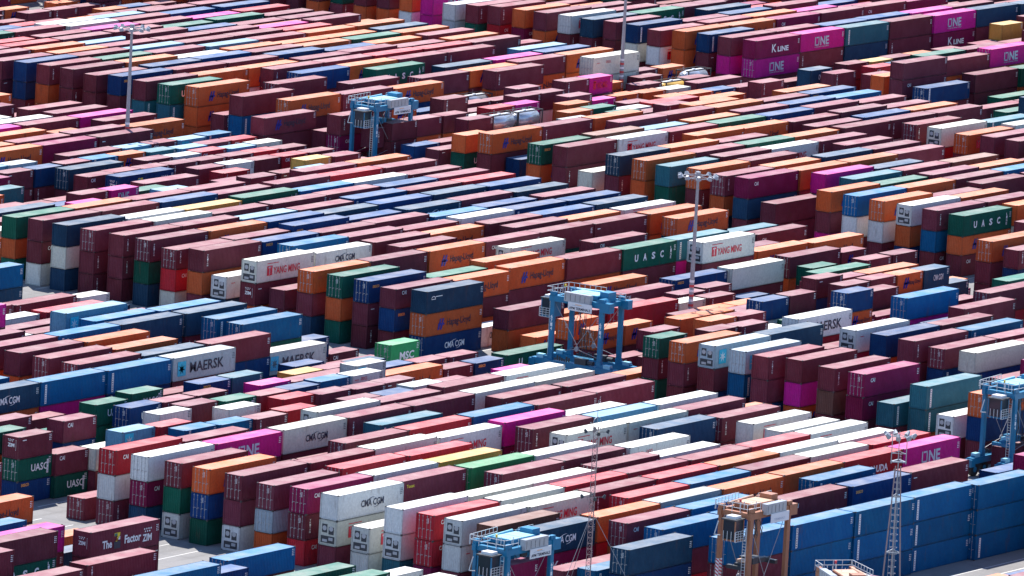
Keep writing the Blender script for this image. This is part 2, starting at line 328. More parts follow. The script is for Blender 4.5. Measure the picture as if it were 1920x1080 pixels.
# every stack: x, y in tenths of a metre, size, then one number per container from the ground up
STK = """1532 1236 2 5010 362 4154
-678 518 2 4012 332 4
-1859 -704 2 4014 4 14
-1858 -658 2 5014 6014 3044
1525 1278 2 10 3032 4
-729 -570 2 6012 4 13074
1043 242 2 4150 1362 4014
-703 -26 2 372 632 6464
-1590 -206 2 3040 9012 7404
-1459 -70 2 3040 3042 4
-1854 -569 2 8002 2334 4004
413 150 2 2 8194 2344
411 -30 2 362 4002 7004
-684 427 2 362 372 14
-706 -118 2 6194 3044 8614
-1865 -841 2 12 4164 4204
-686 336 2 8182 5092 374
-1854 -523 2 374 4024 1344
-731 -616 2 632 7402 13064
-739 -751 2 2 15004 364
-1872 -976 2 2342 1344 1344
-683 474 2 8002 4012 8014
-684 380 2 12 372 364
1538 1155 2 630 2 12
-675 564 2 5102 3003 5104
-742 -796 2 362 2344 2334
424 1425 2 372 6013 6004
1518 1360 2 360 1342 364
-692 245 2 12 3012 364
-457 -68 2 3031 14 3034
412 14 2 9012 12 3034
-1467 -208 2 1010 6012 7404
-488 -793 2 370 6002 4025
-1090 -158 2 6002 4084
-1871 -1013 2 12 4504 4014
2174 902 2 3000 2 8014
-702 17 2 5012 3032 5094
-335 -72 2 6013 3042 4
-1863 -797 2 1332 374 2334
-580 -69 2 3033 633 3044
-1871 -933 2 11012 4014 4024
1038 148 2 10 332 12
-2128 -705 2 362 274
1539 1115 2 12 4012 6394
423 1470 2 373 633 2
1522 1316 2 8000 2332 3042
-688 291 2 4203 1342 375
-93 -118 2 340 12 4164
415 1332 2 10 372 4
-1862 -751 2 3042 12015 14
-494 -707 2 8000 362 364
-729 -526 2 2 372 3045
1546 1032 2 6010 3032 3034
414 1288 2 0 12 3
420 194 2 8013 3032 374
-950 428 2 8002 7012
-1723 -345 1 3001 6003 335
1510 1483 2 360 9002 9212
1513 1526 2 0 4012 3032
2051 903 2 4000 2242 9224
-709 -72 2 2 6454 335
-482 -527 2 6450 1342 4064
-1855 -617 2 4014 5104 14
413 1152 2 360 11392 5094
412 104 2 372 4
-1212 -164 2 8002 6013 364
1529 1192 2 10 362 8012
1539 1073 2 362 4172 13
-89 -74 2 361 9222 11392
1039 193 2 360 13 3164
1515 1400 2 6460 5093 372
-490 -663 2 3040 3032 6004
406 -76 2 12 4002 3044
406 -120 2 6452 3042 4014
-235 -528 2 3030 9212 7004
-740 -656 2 6012 4 364
-701 153 2 3012 634 4164
-1868 -888 2 4002 4164
-735 -881 2 3033 11404 11404
1929 906 2 3040 372 14
423 288 2 4010 5003 11014
414 1375 2 3042 3032 364
-212 -75 2 11 372 5104
-490 -618 2 360 2012 4494
420 1248 2 0 12 6454
422 328 2 10 3042 3014
1553 991 2 1012 632 6402
-595 -301 1 373 3045
1500 1697 2 2000 3043 2
-580 -156 2 3004 5
-704 61 2 8182 2 3494
-2125 -526 2 13 3044
54 -159 2 3042 14
-482 -744 2 1 6402 15
-2246 -793 2 371 365
1508 1566 2 0 3032 2
-1780 -380 1 5135 335
411 1196 2 6450 11402 4
-1718 -390 1 3 4013
-1866 -1101 2 1340 2244 8184
1511 1441 2 371 12002 4003
422 236 2 3030 362 3044
426 375 2 3030 372 8004
1575 651 2 332 332 5
1806 908 2 370 8002 11394
-2372 -754 2 1330 5093 4
428 466 2 12 362 4
1559 909 2 372 9224 2254
1502 1606 2 6000 3032 12
1509 1657 2 5100 363 5012
-534 -303 1 3 3043
1497 1734 2 10 2 6461
400 -165 2 342 7002 364
1700 654 2 3031 3033 5
1683 910 2 1342 362 9224
409 -202 2 342 3035 5104
-725 -695 2 3032 9214 4
-181 925 1 363 6003
430 511 2 370 3043 5454
416 1024 2 3032 7402 4
1553 952 2 362 9212 4
56 -106 2 370 3032
434 599 2 0 2 3044
-738 -966 2 4 6004 3044
-1841 -375 1 6455 5125 635
1194 1006 2 361 3042 3032
406 842 2 13 2334 364
442 650 1 371 5133 3013
1724 616 2 12 4
-1116 -793 2 4180 4160 14
-1234 -611 2 370 6450 364
-1744 -974 2 370 0 4014
-1373 -974 2 6460 10 364
-1346 -430 1 8191 4011 3
-1365 -748 2 10 362 374
-1493 -883 2 360 4020 14
-1250 -974 2 0 4010 1012
-1714 -205 2 2010 3032 8194
-438 292 2 10 360 6454
-1612 -703 2 360 2000 4004
-1357 -658 2 3030 630 7004
-1620 -973 2 6000 3030 1014
-1497 -973 2 6010 360 14
1037 106 2 360 0 12
-1461 -115 2 6010 8180 14
-1362 -794 2 6460 630 4164
-1742 -838 2 4000 3010 434
-1618 -885 2 4000 1340 14
-1127 -973 2 0 330 4154
-1357 -703 2 370 2332 9214
-1339 -206 2 3030 362 13074
-603 -478 1 11 11 13
-1239 -795 2 8000 5090 4484
-1458 21 2 10 10 12
-1473 -386 1 5121 361 5123
-1484 -659 2 10 10 1364
-1723 -430 1 4501 1 14075
-1368 -886 2 10 360 4504
-1234 -1272 2 7394 7014 7004
-1597 -342 1 361 5133 6135
-1495 -931 2 3030 370 14
-1110 -659 2 3010 6000 374
-1615 -841 2 0 360 16004
-1465 -161 2 1330 0 14
-1106 -614 2 4020 4000 364
-1748 -1016 2 0 370 4174
-1471 -343 1 1 361 363
-1231 -524 2 3040 360 4
-1602 -568 2 360 332 4184
-1208 -26 2 3040 8002 8014
-1735 -750 2 10 10 1374
-1247 -840 2 3040 362 8004
535 105 2 10 3032 9214
-1534 -478 1 3011 4021 363
-1847 -341 1 2331 3043 5003
-1738 -796 2 2360 630 4004
-70 156 2 0 10 6003
789 17 2 360 3041 3042
-1202 65 2 10 5010 14074
-1224 -434 1 371 3041 633
-1352 -479 1 631 8181 3
-1619 -929 2 4170 3031 4502
-1622 -1014 2 3030 10 364
-552 565 2 0 11 3032
67 384 2 630 11 1342
-312 337 2 3041 2000 8192
58 202 2 0 6010 6003
-1374 -1014 2 6000 3040 3044
-1332 -26 2 360 330 7404
-1498 -1014 2 3030 10 1344
258 -343 2 13 12 3044
669 1379 2 1 10 332
542 1242 2 360 2340 2
-192 155 2 3030 11 2
-606 -566 2 630 10 8004
-1741 -929 2 11 6000 4002
-1371 -930 2 6450 10 4003
-1482 -701 2 0 631 4164
1914 1112 2 330 1340 12
56 111 2 3040 5000 4163
-66 293 2 11 2330 12
-437 248 2 371 3000 12
-73 68 2 630 1 634
-327 23 2 8180 330 4165
-1232 -570 2 10 360 4004
1166 1376 2 2361 6010 3042
75 521 2 360 0 3
538 17 2 360 1 5012
-163 -344 1 371 6003 633
-1715 -161 2 360 2340 7402
-561 380 2 3040 6400 2
-66 204 2 3040 1 6402
-1160 -344 1 11 8001 12063
663 1289 2 0 10 6462
-428 653 1 4491 631 3
-189 203 2 360 3011 4492
-1086 -117 2 630 5092 7004
-1252 -1014 2 10 5010 4012
-304 428 2 3030 6460 3
795 1332 2 8180 4161 3032
-555 517 2 360 360 632
-973 -340 1 4021 373
1792 1027 2 360 370 2342
66 340 2 3031 10 6002
-1091 -249 1 11 3
-1479 -570 2 10 6010 364
-1456 -27 2 1340 3042 362
668 194 2 0 630 8192
-77 109 2 631 0 3042
-908 -340 1 3041 6453
-1351 -388 1 3031 361 6003
656 -31 2 0 4490 2
-1480 -525 2 10 1010 4494
-1111 -839 2 8000 633 374
-1113 -885 2 3041 10 4174
919 1695 2 3040 9222
547 1426 2 371 3030 2
-1081 -27 2 630 362 8004
-1114 -752 2 10 0 4182
665 1240 2 10 10 2
-56 385 2 3031 3030 362
-1610 -661 2 4150 360 14
-1335 -116 2 360 3001 3042
1046 1424 2 11 0 1333
77 791 1 11 4003
66 651 1 5131 4001 10003
546 284 2 3040 6010 332
-1474 -611 2 3031 3030 11404
258 -386 2 6401 6003 363
65 426 2 6010 361 332
-440 159 2 6451 4000 12
139 791 1 631 3
201 790 1 3031 1333
-312 471 2 630 360 5092
-453 62 2 0 6390 3034
1777 1193 2 0 6460 12
-189 290 2 370 360 8183
-1345 -299 1 3041 11 11013
-353 -656 2 340 2340 3
548 240 2 3040 3040 12
-1202 20 2 6451 360 7012
-900 -295 1 11 373
-435 426 2 630 3030 13
-272 -252 1 11 373
-1601 -389 1 2341 6461 4003
-559 472 2 3030 10 4013
-578 63 2 4190 10 4
-1595 -473 1 11 3031 7003
1171 241 2 10 5010 11393
-437 205 2 6450 4020 3
-574 155 2 1360 6010 4205
1045 330 2 370 4002 362
75 568 2 370 1330 3033
1166 1331 2 10 1 8002
263 789 1 11 13
914 1376 2 1010 5100 633
1161 1154 2 0 360 12
-303 521 2 341 10 632
787 1197 2 330 3030 362
-447 -21 2 4000 6461 3002
-1217 -381 1 3011 1 4503
-560 250 2 0 3030 6453
-1483 -836 2 10 3040 4003
659 58 2 5100 2370 372
-1235 -705 2 330 3031 4023
-1241 -752 2 10 360 14074
-1123 -1057 2 360 10 1362
172 -27 2 10 334
533 -31 2 3000 8010 3032
1177 1652 2 8010 5102
-306 562 2 1340 1370 13
-181 431 2 0 3041 362
-1234 -662 2 5010 4020 14
1164 193 2 0 3000 4022
2037 1026 2 3040 630 332
1780 1150 2 10 360 8192
1049 467 2 370 3030 2
-1152 -246 1 8011 10003
11 748 1 11 1373
-48 568 2 0 6460 13
-961 -293 1 3041 3
-2499 -797 2 8190 6010 2
-314 204 2 5101 0 363
-561 425 2 330 340 4482
-1409 -300 1 371 341 6463
-1129 -1013 2 5001 3030 4012
790 1606 2 3010 14002
1176 377 2 4000 10 3013
783 57 2 340 3040 15012
-1041 -481 1 3041 361 9223
-1108 -526 2 2330 6000 4154
-1731 -571 2 3030 12 9224
915 1420 2 11 3040 12
-1612 -753 2 2330 0 1334
546 1382 2 3000 3030 5103
1654 1191 2 370 6010 5092
784 148 2 6460 10 2
1042 1292 2 3001 3030 5092
-1281 -380 1 8011 6391 7003
71 477 2 0 1341 363
-1126 -933 2 370 3030 4503
922 1738 2 360 4152
545 200 2 1 3040 3032
179 -113 2 0 3042
-1336 -74 2 4160 370 3034
797 1510 2 4001 340 362
1168 329 2 6010 340 12
-184 342 2 361 630 6002
-1330 153 2 360 362 9002
923 329 2 4010 3030 4
1040 283 2 0 632 374
61 160 2 4001 6010 8182
-331 -113 2 5102 3035
653 -74 2 0 4020 4
1172 1694 2 3040 9223
2167 943 2 2340 1330 362
-1098 -563 2 360 11 4002
-187 470 2 3000 3041 7002
261 881 1 3031 4193
10 790 1 341 13
912 1242 2 341 3040 6452
-432 514 2 3040 3030 6012
-1356 -572 2 6450 370 4
555 1516 2 2341 630 3013
549 375 2 6000 0 3042
-1357 -525 2 3011 2330 332
915 1292 2 0 360 3043
19 -519 2 3030 6001 5003
-1737 -707 2 6010 630 4
1038 1374 2 5090 3031 3002
786 1285 2 3040 630 632
789 1248 2 8010 360 6452
-560 296 2 1 630 363
-89 -164 2 12 4004
-2250 -616 2 370 7012
1159 1239 2 370 3030 632
-542 -482 1 1341 4501 363
1669 1029 2 370 1370 3042
2116 817 1 371 4013 10003
72 836 1 1 3
-68 251 2 2331 6010 6003
-1342 -163 2 371 360 8002
-1722 -518 2 4001 370 3
661 147 2 370 0 3032
-330 61 2 10 370 342
11 838 1 11 373
-544 -436 1 6451 6391 3013
134 883 1 3041 1333
195 836 1 371 1013
-354 -700 2 0 3041 7404
538 1330 2 6000 8180 3042
-212 -157 2 4490 6465
-1536 -345 1 4151 1 373
-1285 -436 1 361 3011 13
-226 -609 2 6010 1 364
-97 -564 2 6010 1363 14
-181 515 2 0 630 12
-109 -391 1 3031 3041 3
1922 945 2 0 6000 6012
790 192 2 360 0 12
-65 470 2 340 3040 4013
-2375 -976 2 0 10 7015
-1869 -1055 2 5012 364 15184
1300 1647 2 3041 632
-563 333 2 6450 360 3044
-192 244 2 8011 2361 7392
-314 252 2 3041 1000 12
-1605 -789 2 5001 4020 10004
538 -115 2 630 4491 3032
-1618 -1056 2 1340 2340 1334
1177 424 2 370 11 3
-358 -745 2 4021 8010 3
-204 106 2 2340 8180 362
58 70 2 630 3043 3034
678 1473 2 11 361 12
1178 1784 2 4490 363
533 57 2 3030 6010 11002
-2255 -1064 2 3031 0 5003
804 1472 2 1 6391 362
-568 197 2 8000 370 7394
-208 61 2 4160 5092 14
779 -32 2 10 0 7392
800 1746 2 360 372
667 1020 2 3040 1011 362
-199 -19 2 370 3010 335
-1290 -482 1 4001 4021 6393
1914 1025 2 10 2340 12
-366 650 1 371 3041 9223
-52 700 2 371 363
-48 524 2 3040 3000 1003
661 12 2 8000 6450 12
-742 -926 2 633 4014
1846 611 2 3042 5102
-178 388 2 8181 360 6402
-1412 -390 1 4481 371 3
56 25 2 3040 8192 3045
555 1472 2 3001 360 3033
-440 116 2 10 341 342
-1722 -252 2 3040 2
1038 1157 2 340 10 1002
210 1156 2 360 9222
1179 513 2 4191 0 7402
1721 566 2 5102
262 970 1 6451 7403
1308 1787 2 371 372
669 1419 2 630 3040 14073
197 747 2 8001 363
-57 343 2 4020 2011 8012
-746 -843 2 362 11404
545 328 2 10 3030 12
-173 840 1 371 333
-437 470 2 8180 630 10013
674 1656 2 3030 1342
1303 1609 2 10 3
1036 1248 2 6451 4480 3032
925 419 2 4161 10 2
801 1656 2 2010 362
678 515 2 3041 10 14013
1053 380 2 1 10 6462
178 24 2 371 11403
921 1338 2 1340 4021 3003
541 1202 2 0 360 3013
12 931 1 6011 3043
-51 840 1 3031 343
803 291 2 5101 370 372
1168 1293 2 371 630 3032
57 288 2 360 11 8012
1043 1338 2 630 6001 3043
1035 1202 2 0 2000 333
1181 559 2 10 340 6463
-1494 -1055 2 3040 8180 7014
1050 1472 2 4481 4001 9013
1785 1067 2 3040 10 3042
1158 1193 2 6010 8000 3042
786 237 2 3040 5010 2
-440 332 2 4020 360 6012
792 1418 2 3031 3030 12
-691 207 2 8192 4494
-892 -200 1 331 16525
134 835 1 6011 633
1044 1690 2 370 12
677 1747 2 2010 5102
86 1156 2 3040 12
1278 928 1 3031 633
-58 423 2 630 0 6013
-2240 -661 2 632 9002
209 1200 2 8010 2
55 242 2 6000 4171 362
-1082 -75 2 10 0 7404
2044 942 2 630 6010 9222
670 1113 2 10 12 6014
-2255 -1109 2 3041 2010 5103
671 1701 2 3040 1013
2172 1033 2 360 8010 2013
73 924 1 11 11013
-1662 -437 1 371 2361 1003
1334 879 1 4001 363
-1062 253 2 3040 375
-1217 -470 1 371 11 4503
912 1204 2 370 2010 2
8 881 1 371 633
-315 162 2 6011 341 3042
927 1474 2 1 361 12
2297 898 2 6000 6010 8012
-49 932 1 4001 7393
1178 1610 2 370 3
256 833 1 5001 363
535 147 2 8180 632 3042
1054 557 2 11 10 362
678 292 2 4481 10 4172
-710 -248 2 5105
-493 604 1 371 331 9223
-1845 -299 2 3041 361 13
-2120 -884 2 12 7015
792 1373 2 1 3040 14012
-578 -111 1 4183
-430 560 2 10 11 12
-311 298 2 6001 3031 6392
212 1114 2 360 2
658 102 2 4481 6400 8192
1172 1463 2 0 371 363
800 464 2 2360 2330 5002
915 373 2 0 371 2
-313 377 2 2340 1 372
664 1202 2 371 4002 3032
-310 604 1 5011 371 14073
-1070 198 2 370 1003
1172 464 2 340 370 373
2053 818 1 631 3
-1524 -288 1 631 11 5123
1687 775 1 3043 1343
1307 1700 2 6391 1002
1662 1068 2 370 3040 362
-111 930 1 6451 373
1792 1117 2 6450 1371 6452
-438 377 2 3040 371 14062
1035 1924 1 1003
426 420 2 0 4022
1412 1955 1 373
1907 1070 2 360 6001 9002
-1193 208 2 4001 4173
1273 877 1 371 10009
-1368 -1053 2 8190 2340 374
672 1339 2 0 361 4503
916 1159 2 10 3030 1342
800 337 2 360 370 3003
532 -209 2 0 4012 3002
1211 884 1 11 13
-48 -393 1 6461 4151 3033
1047 417 2 630 10 12
-1078 15 2 6000 5100 7013
-1466 -469 1 4021 2331 1003
205 1059 2 10 3044
551 464 2 3030 0 4174
1300 1734 2 10 6452
1824 654 2 8001 3032 9224
-1246 -1052 2 630 3040 4004
1151 836 1 6401 3013
133 969 1 371 343
1054 1656 2 3041 5092
1661 1109 2 6400 2330 13
1177 1746 2 5011 6402
928 554 2 370 370 3042
794 1690 2 4500 632
536 1283 2 4020 4190 6012
1180 602 2 2341 3001 3042
671 372 2 0 3041 12
1045 1734 2 6000 372
1647 1285 2 10 1 362
1142 788 1 5001 3013
-48 1064 2 330 2
-112 843 1 6001 273
918 1780 2 1 4202
668 326 2 10 1010 5012
205 1243 2 370 12
82 1200 2 10 4503
529 -79 2 3011 0 13
-570 -27 2 3041 631 5013
196 922 1 361 3
-470 -212 1 4001 3
-2498 -889 2 5011 6000 363
1663 1244 2 3030 361 632
69 877 1 5001 12013
924 507 2 6000 10 2
-1657 -469 1 8011 3031 7403
432 1520 2 6401 3040 363
802 426 2 4000 371 3032
805 556 2 10 370 2
-52 971 2 11 633
258 922 1 3041 1333
-44 1157 2 10 9212
923 462 2 5090 3030 6402
-1613 -305 1 11 5133 5135
1799 942 2 10 370 6452
524 -167 2 630 370 2
-41 1114 2 360 3042
1265 787 1 1 6463
1676 951 2 5000 3040 2
675 417 2 370 360 3042
673 461 2 10 630 372
195 876 1 11 14003
1041 1780 2 3030 14073
2147 1486 2 13
83 1070 2 370 362
1021 836 1 6461 9213
239 699 1 11 3
-483 -439 1 11 1 3
917 1115 2 360 330 2
213 1380 2 1001 3043
1047 507 2 0 3030 6462
219 -214 1 361 373
-1535 -377 1 3041 11 3
801 509 2 0 6451 3042
-347 -166 2 361 345
-1023 -287 1 4001 6003
913 1918 2 6453
-1489 -1097 2 2340 3040 3034
-1855 -482 1 15
1040 1115 2 6010 0 364
1677 819 1 343 3
821 1005 2 341 3033 14
1204 786 1 11 3033
1089 841 1 3031 3033
959 968 2 5091 3032 364
-1117 -1095 2 360 10 9214
-300 -394 1 3031 4161 3
-1408 -422 1 8011 1 1003
71 967 1 6461 14073
-1356 -1264 2 7394 7404 7394
670 1161 2 1330 1342 372
-244 926 1 333 633
-2124 -1058 2 360 4172
13 -395 1 1 3 8193
431 1116 2 3012 3042 3044
895 970 1 371 12069
931 643 1 5001 371 373
-1240 -1095 2 6010 0 1574
1327 783 1 1 13
-246 836 1 363
128 646 1 5011 1 3
1037 1961 1 3
810 690 1 8011 4001 5133
-1736 -1098 2 6010 1012 3044
-1363 -1095 2 360 630 3004
195 965 1 5001 14073
556 598 2 10 8000 374
683 554 2 5010 6010 362
793 1116 2 0 630 3042
4 600 1 5121 361 14063
-177 -395 1 371 13 13
1800 818 1 11 3
-285 -215 1 371 363
771 879 1 341 13
832 927 1 1 3
553 506 2 3010 8000 15012
-1479 -1267 2 7004 7404 7394
932 1660 2 10 2
1244 688 1 3031 371 363
808 734 1 6011 3 3033
-409 -215 1 11 13
930 597 2 6460 2340 3043
-432 841 2 3031 11403
893 923 1 1 363
-179 1060 2 3040 3012
-288 -306 1 3041 3033
1351 1959 1 6013
-1611 -1095 2 5010 5100 12064
683 598 2 360 3030 3032
-180 -441 1 5011 1333 13
793 1161 2 370 10 2
-543 -351 1 6453 13
1289 1958 1 3033
1168 1913 1 3033
1738 814 1 6011 10003
-1108 -214 1 6011 6463
-183 968 1 8191 12043
804 642 1 3031 1 5123
-351 -306 1 361 3033
-1614 -1139 2 6400 0 7004
-246 969 1 4481 14063
-1362 -1138 2 10 2010 7404
-1858 -1225 2 630 6402 8004
706 923 1 11 6013
-414 -306 1 341 633
687 643 1 1 6011 12073
-310 834 1 363
-1738 -1139 2 3030 3002 344
-125 600 1 1 1 3
-366 -396 1 6401 4013 6015
-1737 -1185 2 1362 2 7004
809 823 1 11 6461 3
-2121 -1101 2 4180 4022
-1358 -350 1 331 371 9003
438 691 1 6401 633
875 778 1 6011 1011 3
-575 -196 1 3043
1220 2004 1 363
-886 -104 1 343
-1612 -1184 2 3040 3040 7404
-36 1027 2 3040 2004
687 733 1 3041 361 12079
135 917 1 1 14073
91 1027 2 330 634
747 687 1 341 3031 3033
1400 923 1 8181 4029
1570 605 2 13 6405
-1050 -395 1 4001 3
-1357 -1183 2 0 630 6454
566 870 1 6011 371 3043
1202 963 2 2 4483 4484
-159 1027 2 10 3042
151 -216 1 3041 373
566 778 1 11 3033 13
564 733 1 11 4181 3
-1861 -1185 2 0 7392
-352 -513 1 4021 361 3043 6015
-1725 -1263 2 3000 14 7014
694 871 1 631 371 373
870 823 1 631 4013 13
1205 1055 2 6001 11 6002
625 733 1 331 4011 12079
1392 966 1 11 3043
-1602 -1265 2 7402 7014 7404
1093 2049 1 3
-7 -247 2 8010 5013
-1484 -1180 2 10 4000 344
799 1070 2 4000 4150 5104
442 960 2 360 12 3044
945 1005 2 360 363 3043
1282 2004 1 13
1068 1005 2 0 3032 13
504 780 1 4011 3043 13
497 733 1 6451 13
1209 1102 2 1 11 14073
1155 2004 1 3
443 779 1 371 363 5
680 778 1 1341 5131 1363
-1231 -1179 2 3030 0 634
935 869 1 1 11
1337 1236 2 1 2
1283 2049 1 3033
436 733 1 3031 6013
-699 -467 1 5123 363 5125
1615 728 1 631 3
742 778 1 3041 4021 9213
874 869 1 8001 6011 363
702 965 2 370 6003 3045
1058 869 1 6401 343 9163
-608 -351 1 373
1072 1050 2 3000 6401 9223
576 964 2 361 5000 364
1154 2049 1 3043
943 1050 2 8190 2371 8003
997 869 1 4001 2001 373
465 571 1 3041 6003
326 917 2 333 373 35
556 1070 2 5100 3040 14
-1511 -421 1 341 3031 4003
-108 -196 1 6463
-562 -241 1 633 3045
-2152 -1246 2 3030 10
-2272 -1155 2 631 3040
-2393 -1065 2 3000 370
-2391 -1020 2 370 340
-2267 -1020 2 340 6450
-2142 -1020 2 6000
-2252 -974 1 371 1
-2140 -974 2 0
-2511 -929 2 3040
-2387 -929 2 6391
-2263 -929 2 370 6002
-2139 -929 2 11
-2375 -884 1 5001
-2261 -884 2 1010
-2632 -838 2 370 5091 0
-2507 -838 2 340 2010
-2259 -838 2 631
-2135 -838 2 2010
-2504 -748 2 3030 2341
-2378 -702 2 0 4001
-2376 -657 2 0
-2117 -657 1 8003
-2125 -612 2 3042
-2123 -567 2 12
-2120 -476 2 630 362 13
-2118 -431 2 3041 6000 3040
-1768 -1518 2 0 2330
-1643 -1518 2 8000 372
-1519 -1518 2 630 332
-1890 -1472 2 8000 5090
-1766 -1472 2 11 6000
-1641 -1472 2 5100
-1517 -1472 2 2340
-1393 -1472 2 360 4480 8010
-1888 -1427 2 0 6001
-1764 -1427 2 3030 361
-1640 -1427 2 631
-1515 -1427 2 3042
-1391 -1427 2 6003
-1886 -1382 2 361
-1762 -1382 2 6010
-1638 -1382 2 1
-1265 -1382 2 331 1010 4501
-1636 -1337 2 372
-1139 -1337 2 4480 6010 5101
-1110 -1291 1 8011 3041 8191
-1233 -1246 1 11 11
-1135 -1246 2 2010 360
-1011 -1246 2 0 3040 1000
-1108 -1201 1 1 3031
-1009 -1201 2 3031 6000 2333
-1877 -1155 2 4501 362
-1007 -1155 2 4001 6462
-994 -1110 1 2011
-1001 -1019 2 8001 3040
-999 -974 2 3030 10
-997 -929 2 11 2370
-1741 -884 2 630 6391
-1244 -884 2 3030 2
-992 -793 2 11 11
-1487 -748 2 2330 11
-990 -748 2 1000 3032
-1112 -702 2 370 1330
-988 -702 2 6010 8001
-986 -657 2 2341 3030
-1729 -612 2 6400 2
-1605 -612 2 3040 2
-984 -612 2 1340
-974 -566 1 11 1331
-980 -521 2 3001 0
-1793 -476 1 1
-1724 -476 1 4181 1
-978 -476 2 5011 6391
-1598 -431 1 3041 3031
-1161 -431 1 631 371
-1101 -431 2 370 332
-976 -431 2 371 3040
-974 -385 2 1340
-1785 -340 1 11
-1661 -340 1 361
-1295 -340 1 361 1
-1097 -340 2 1340 3044
-1716 -295 1 371 5003
-1282 -295 1 6451
-1219 -295 2 360 2
-1095 -295 1 3031 361
-1590 -249 2 0
-1466 -249 2 340 632
-1341 -249 2 3030
-1217 -249 1 1
-1029 -249 1 3031 8003
-969 -249 2 4481
-1837 -204 2 11 3001 630
-1215 -204 1 3011
-1046 -204 1 11
-967 -204 1 331
-1586 -159 2 2330 4011
-965 -159 2 13
-1708 -114 2 6000 0 631
-1584 -114 2 0
-1211 -114 2 6450 331
-963 -114 1 373 6013
-1582 -68 2 0
-1210 -68 2 0 2003
-1580 -23 2 11 2340 3040
-959 -23 2 10 3031
-1330 22 2 11 6000
-1452 68 2 3030 370 4001
-1328 68 2 6460 11
-1080 68 2 4480 10
-955 68 2 2340 1341
-1450 113 2 3041 0 10
-1326 113 2 3041 4152
-1202 113 2 370 3
-1078 113 2 10 2
-953 113 2 371 370
-1200 158 2 5011 373
-1076 158 2 330 8002
-952 158 2 3031
-1322 204 2 6450 3041
-1196 249 2 330 12
-939 249 1 341 4013
-1194 294 2 360
-1070 294 2 10
-946 294 2 3041
-1192 339 2 3030
-1068 339 2 0
-1064 430 1 341 4021 3001
-938 475 2 1 2012 3032
-936 521 2 5010 5100 5090
-750 -1066 2 360 370 4000
-620 -930 2 6010 4010
-495 -930 2 10 3040 8001
-493 -885 2 630 4020 2332
-615 -840 2 361
-491 -840 2 360 372
-367 -840 2 360 630 331
-613 -794 2 1
-365 -794 2 3040 1010 363
-611 -749 2 1
-110 -659 2 5091 5090 5010
-605 -613 1 6401 371
-356 -613 2 371 1
17 -613 2 6010 3010 8191
-478 -568 2 11 342
-354 -568 2 2371
-230 -568 2 6460 6392
-103 -523 2 0 361
145 -523 2 630 0 630
-474 -477 2 11 2370
-350 -477 2 6460 12
-226 -477 2 3030 333
-101 -477 2 0 373
23 -477 2 3041
147 -477 2 5000 1010
-720 -432 2 3032
-421 -432 1 1 4163
-348 -432 2 4000 5003
-99 -432 2 11 3040
25 -432 2 0
149 -432 2 3030
-594 -387 2 372
-470 -387 1 2361 11
75 -387 1 3041 8013
-468 -341 2 4020 3004
-343 -341 2 4191 12
-95 -341 2 10 3030
29 -341 2 3040 630
154 -341 1 2013
-217 -296 2 3010
-93 -296 2 10 12
32 -296 2 10 3012
156 -296 2 3033
-463 -251 2 372 1014
-339 -251 1 361 4013
-91 -251 1 11
158 -251 2 8000
-213 -206 1 361 373
36 -206 1 633 5013
177 -160 1 4011 33
-457 -115 2 3043
-208 -115 1 331
42 -70 2 2000 363
166 -70 2 3040
44 -24 2 3030 1
-575 21 2 11 6400
-450 21 2 360 4191
-202 21 2 0 12
-78 21 2 6001 10
181 66 1 371 3
-695 111 2 372 3
-570 111 2 6400 4150
181 247 2 3030 3010
184 293 2 370 10
190 429 2 4201 3031
-176 564 2 361 1010
-671 610 2 10 4022
-423 610 1 371 331
-248 610 1 6451 371
74 610 2 11 371
199 610 2 3030 371
-669 655 2 360 362
-296 655 2 5100 1000
-172 655 2 0 631
-48 655 1 1001 361
201 655 2 5100 12
-667 700 2 3041 4000
-543 700 2 0 8012
-418 700 2 11 6012
-294 700 2 0 5002
79 700 2 8001 633
-665 746 2 0 630 0
-540 746 2 361 633
-416 746 2 3040
-292 746 2 3030
-168 746 2 8011 12
-538 791 2 5090 3042
-414 791 2 8001
-290 791 2 1340
-166 791 2 360 6274
-536 836 1 1 1 1
-410 882 2 5010 2332
-161 882 2 373 8544
-408 927 2 3030 6461
-406 972 2 8010 5090 3031
218 1017 2 360
-277 1063 1 1331 11 1
-151 1108 1 4491 4181 3031
98 1108 1 1 3003
-149 1153 1 1 1 1
-22 1199 1 4011 3041 6401
-20 1244 2 370 630
104 1244 1 1 4023
-18 1289 2 0 3030 630
106 1289 2 3030 372
231 1289 2 3040
109 1335 2 3040 0
233 1335 2 2
111 1380 1 631 371 3031
237 1425 2 3031
239 1470 2 3040 3030
415 -347 2 3030 360 2001
415 -302 2 4190 6010 362
539 -256 2 630 371 630
664 -211 2 1 2371 360
664 -165 2 8010 631 630
664 -120 2 3040 8010
789 -120 2 4010 3010 1010
789 -75 2 4000 360 362
913 -29 2 6010 2340 6460
914 16 2 8011 3031 372
1038 16 2 11 360 3030
914 62 2 361 6000
1038 62 2 330 3031 5010
790 107 2 0 4480
914 107 2 361
1162 107 2 3041 3030 3041
914 152 2 340
1163 152 2 6451 11 8180
914 198 2 3031
1287 198 2 8011 630 630
915 243 2 360
926 289 1 2341 6461
1163 289 2 8011 370
1288 289 2 1330 6450
1299 379 1 11 11
1300 425 1 371 361
1302 516 1 371 6011
544 561 2 10 3030
1305 561 1 361 2371
807 606 1 361 1001
1053 606 1 361 371
1304 606 1 361 11
544 652 2 3040 5101
1041 652 2 340 6010
1165 652 2 8191 11
1290 652 2 3040 2361
544 697 2 3030 3040
669 697 1 5001 11
917 697 2 3030 12
1041 697 2 8191 2010
1166 697 1 6001 3
1306 697 1 371 371
917 743 2 1001 4022
1042 743 2 0 1002
1166 743 2 371 3013
1290 743 2 371
937 788 1 371 371
1042 788 1 1331 633
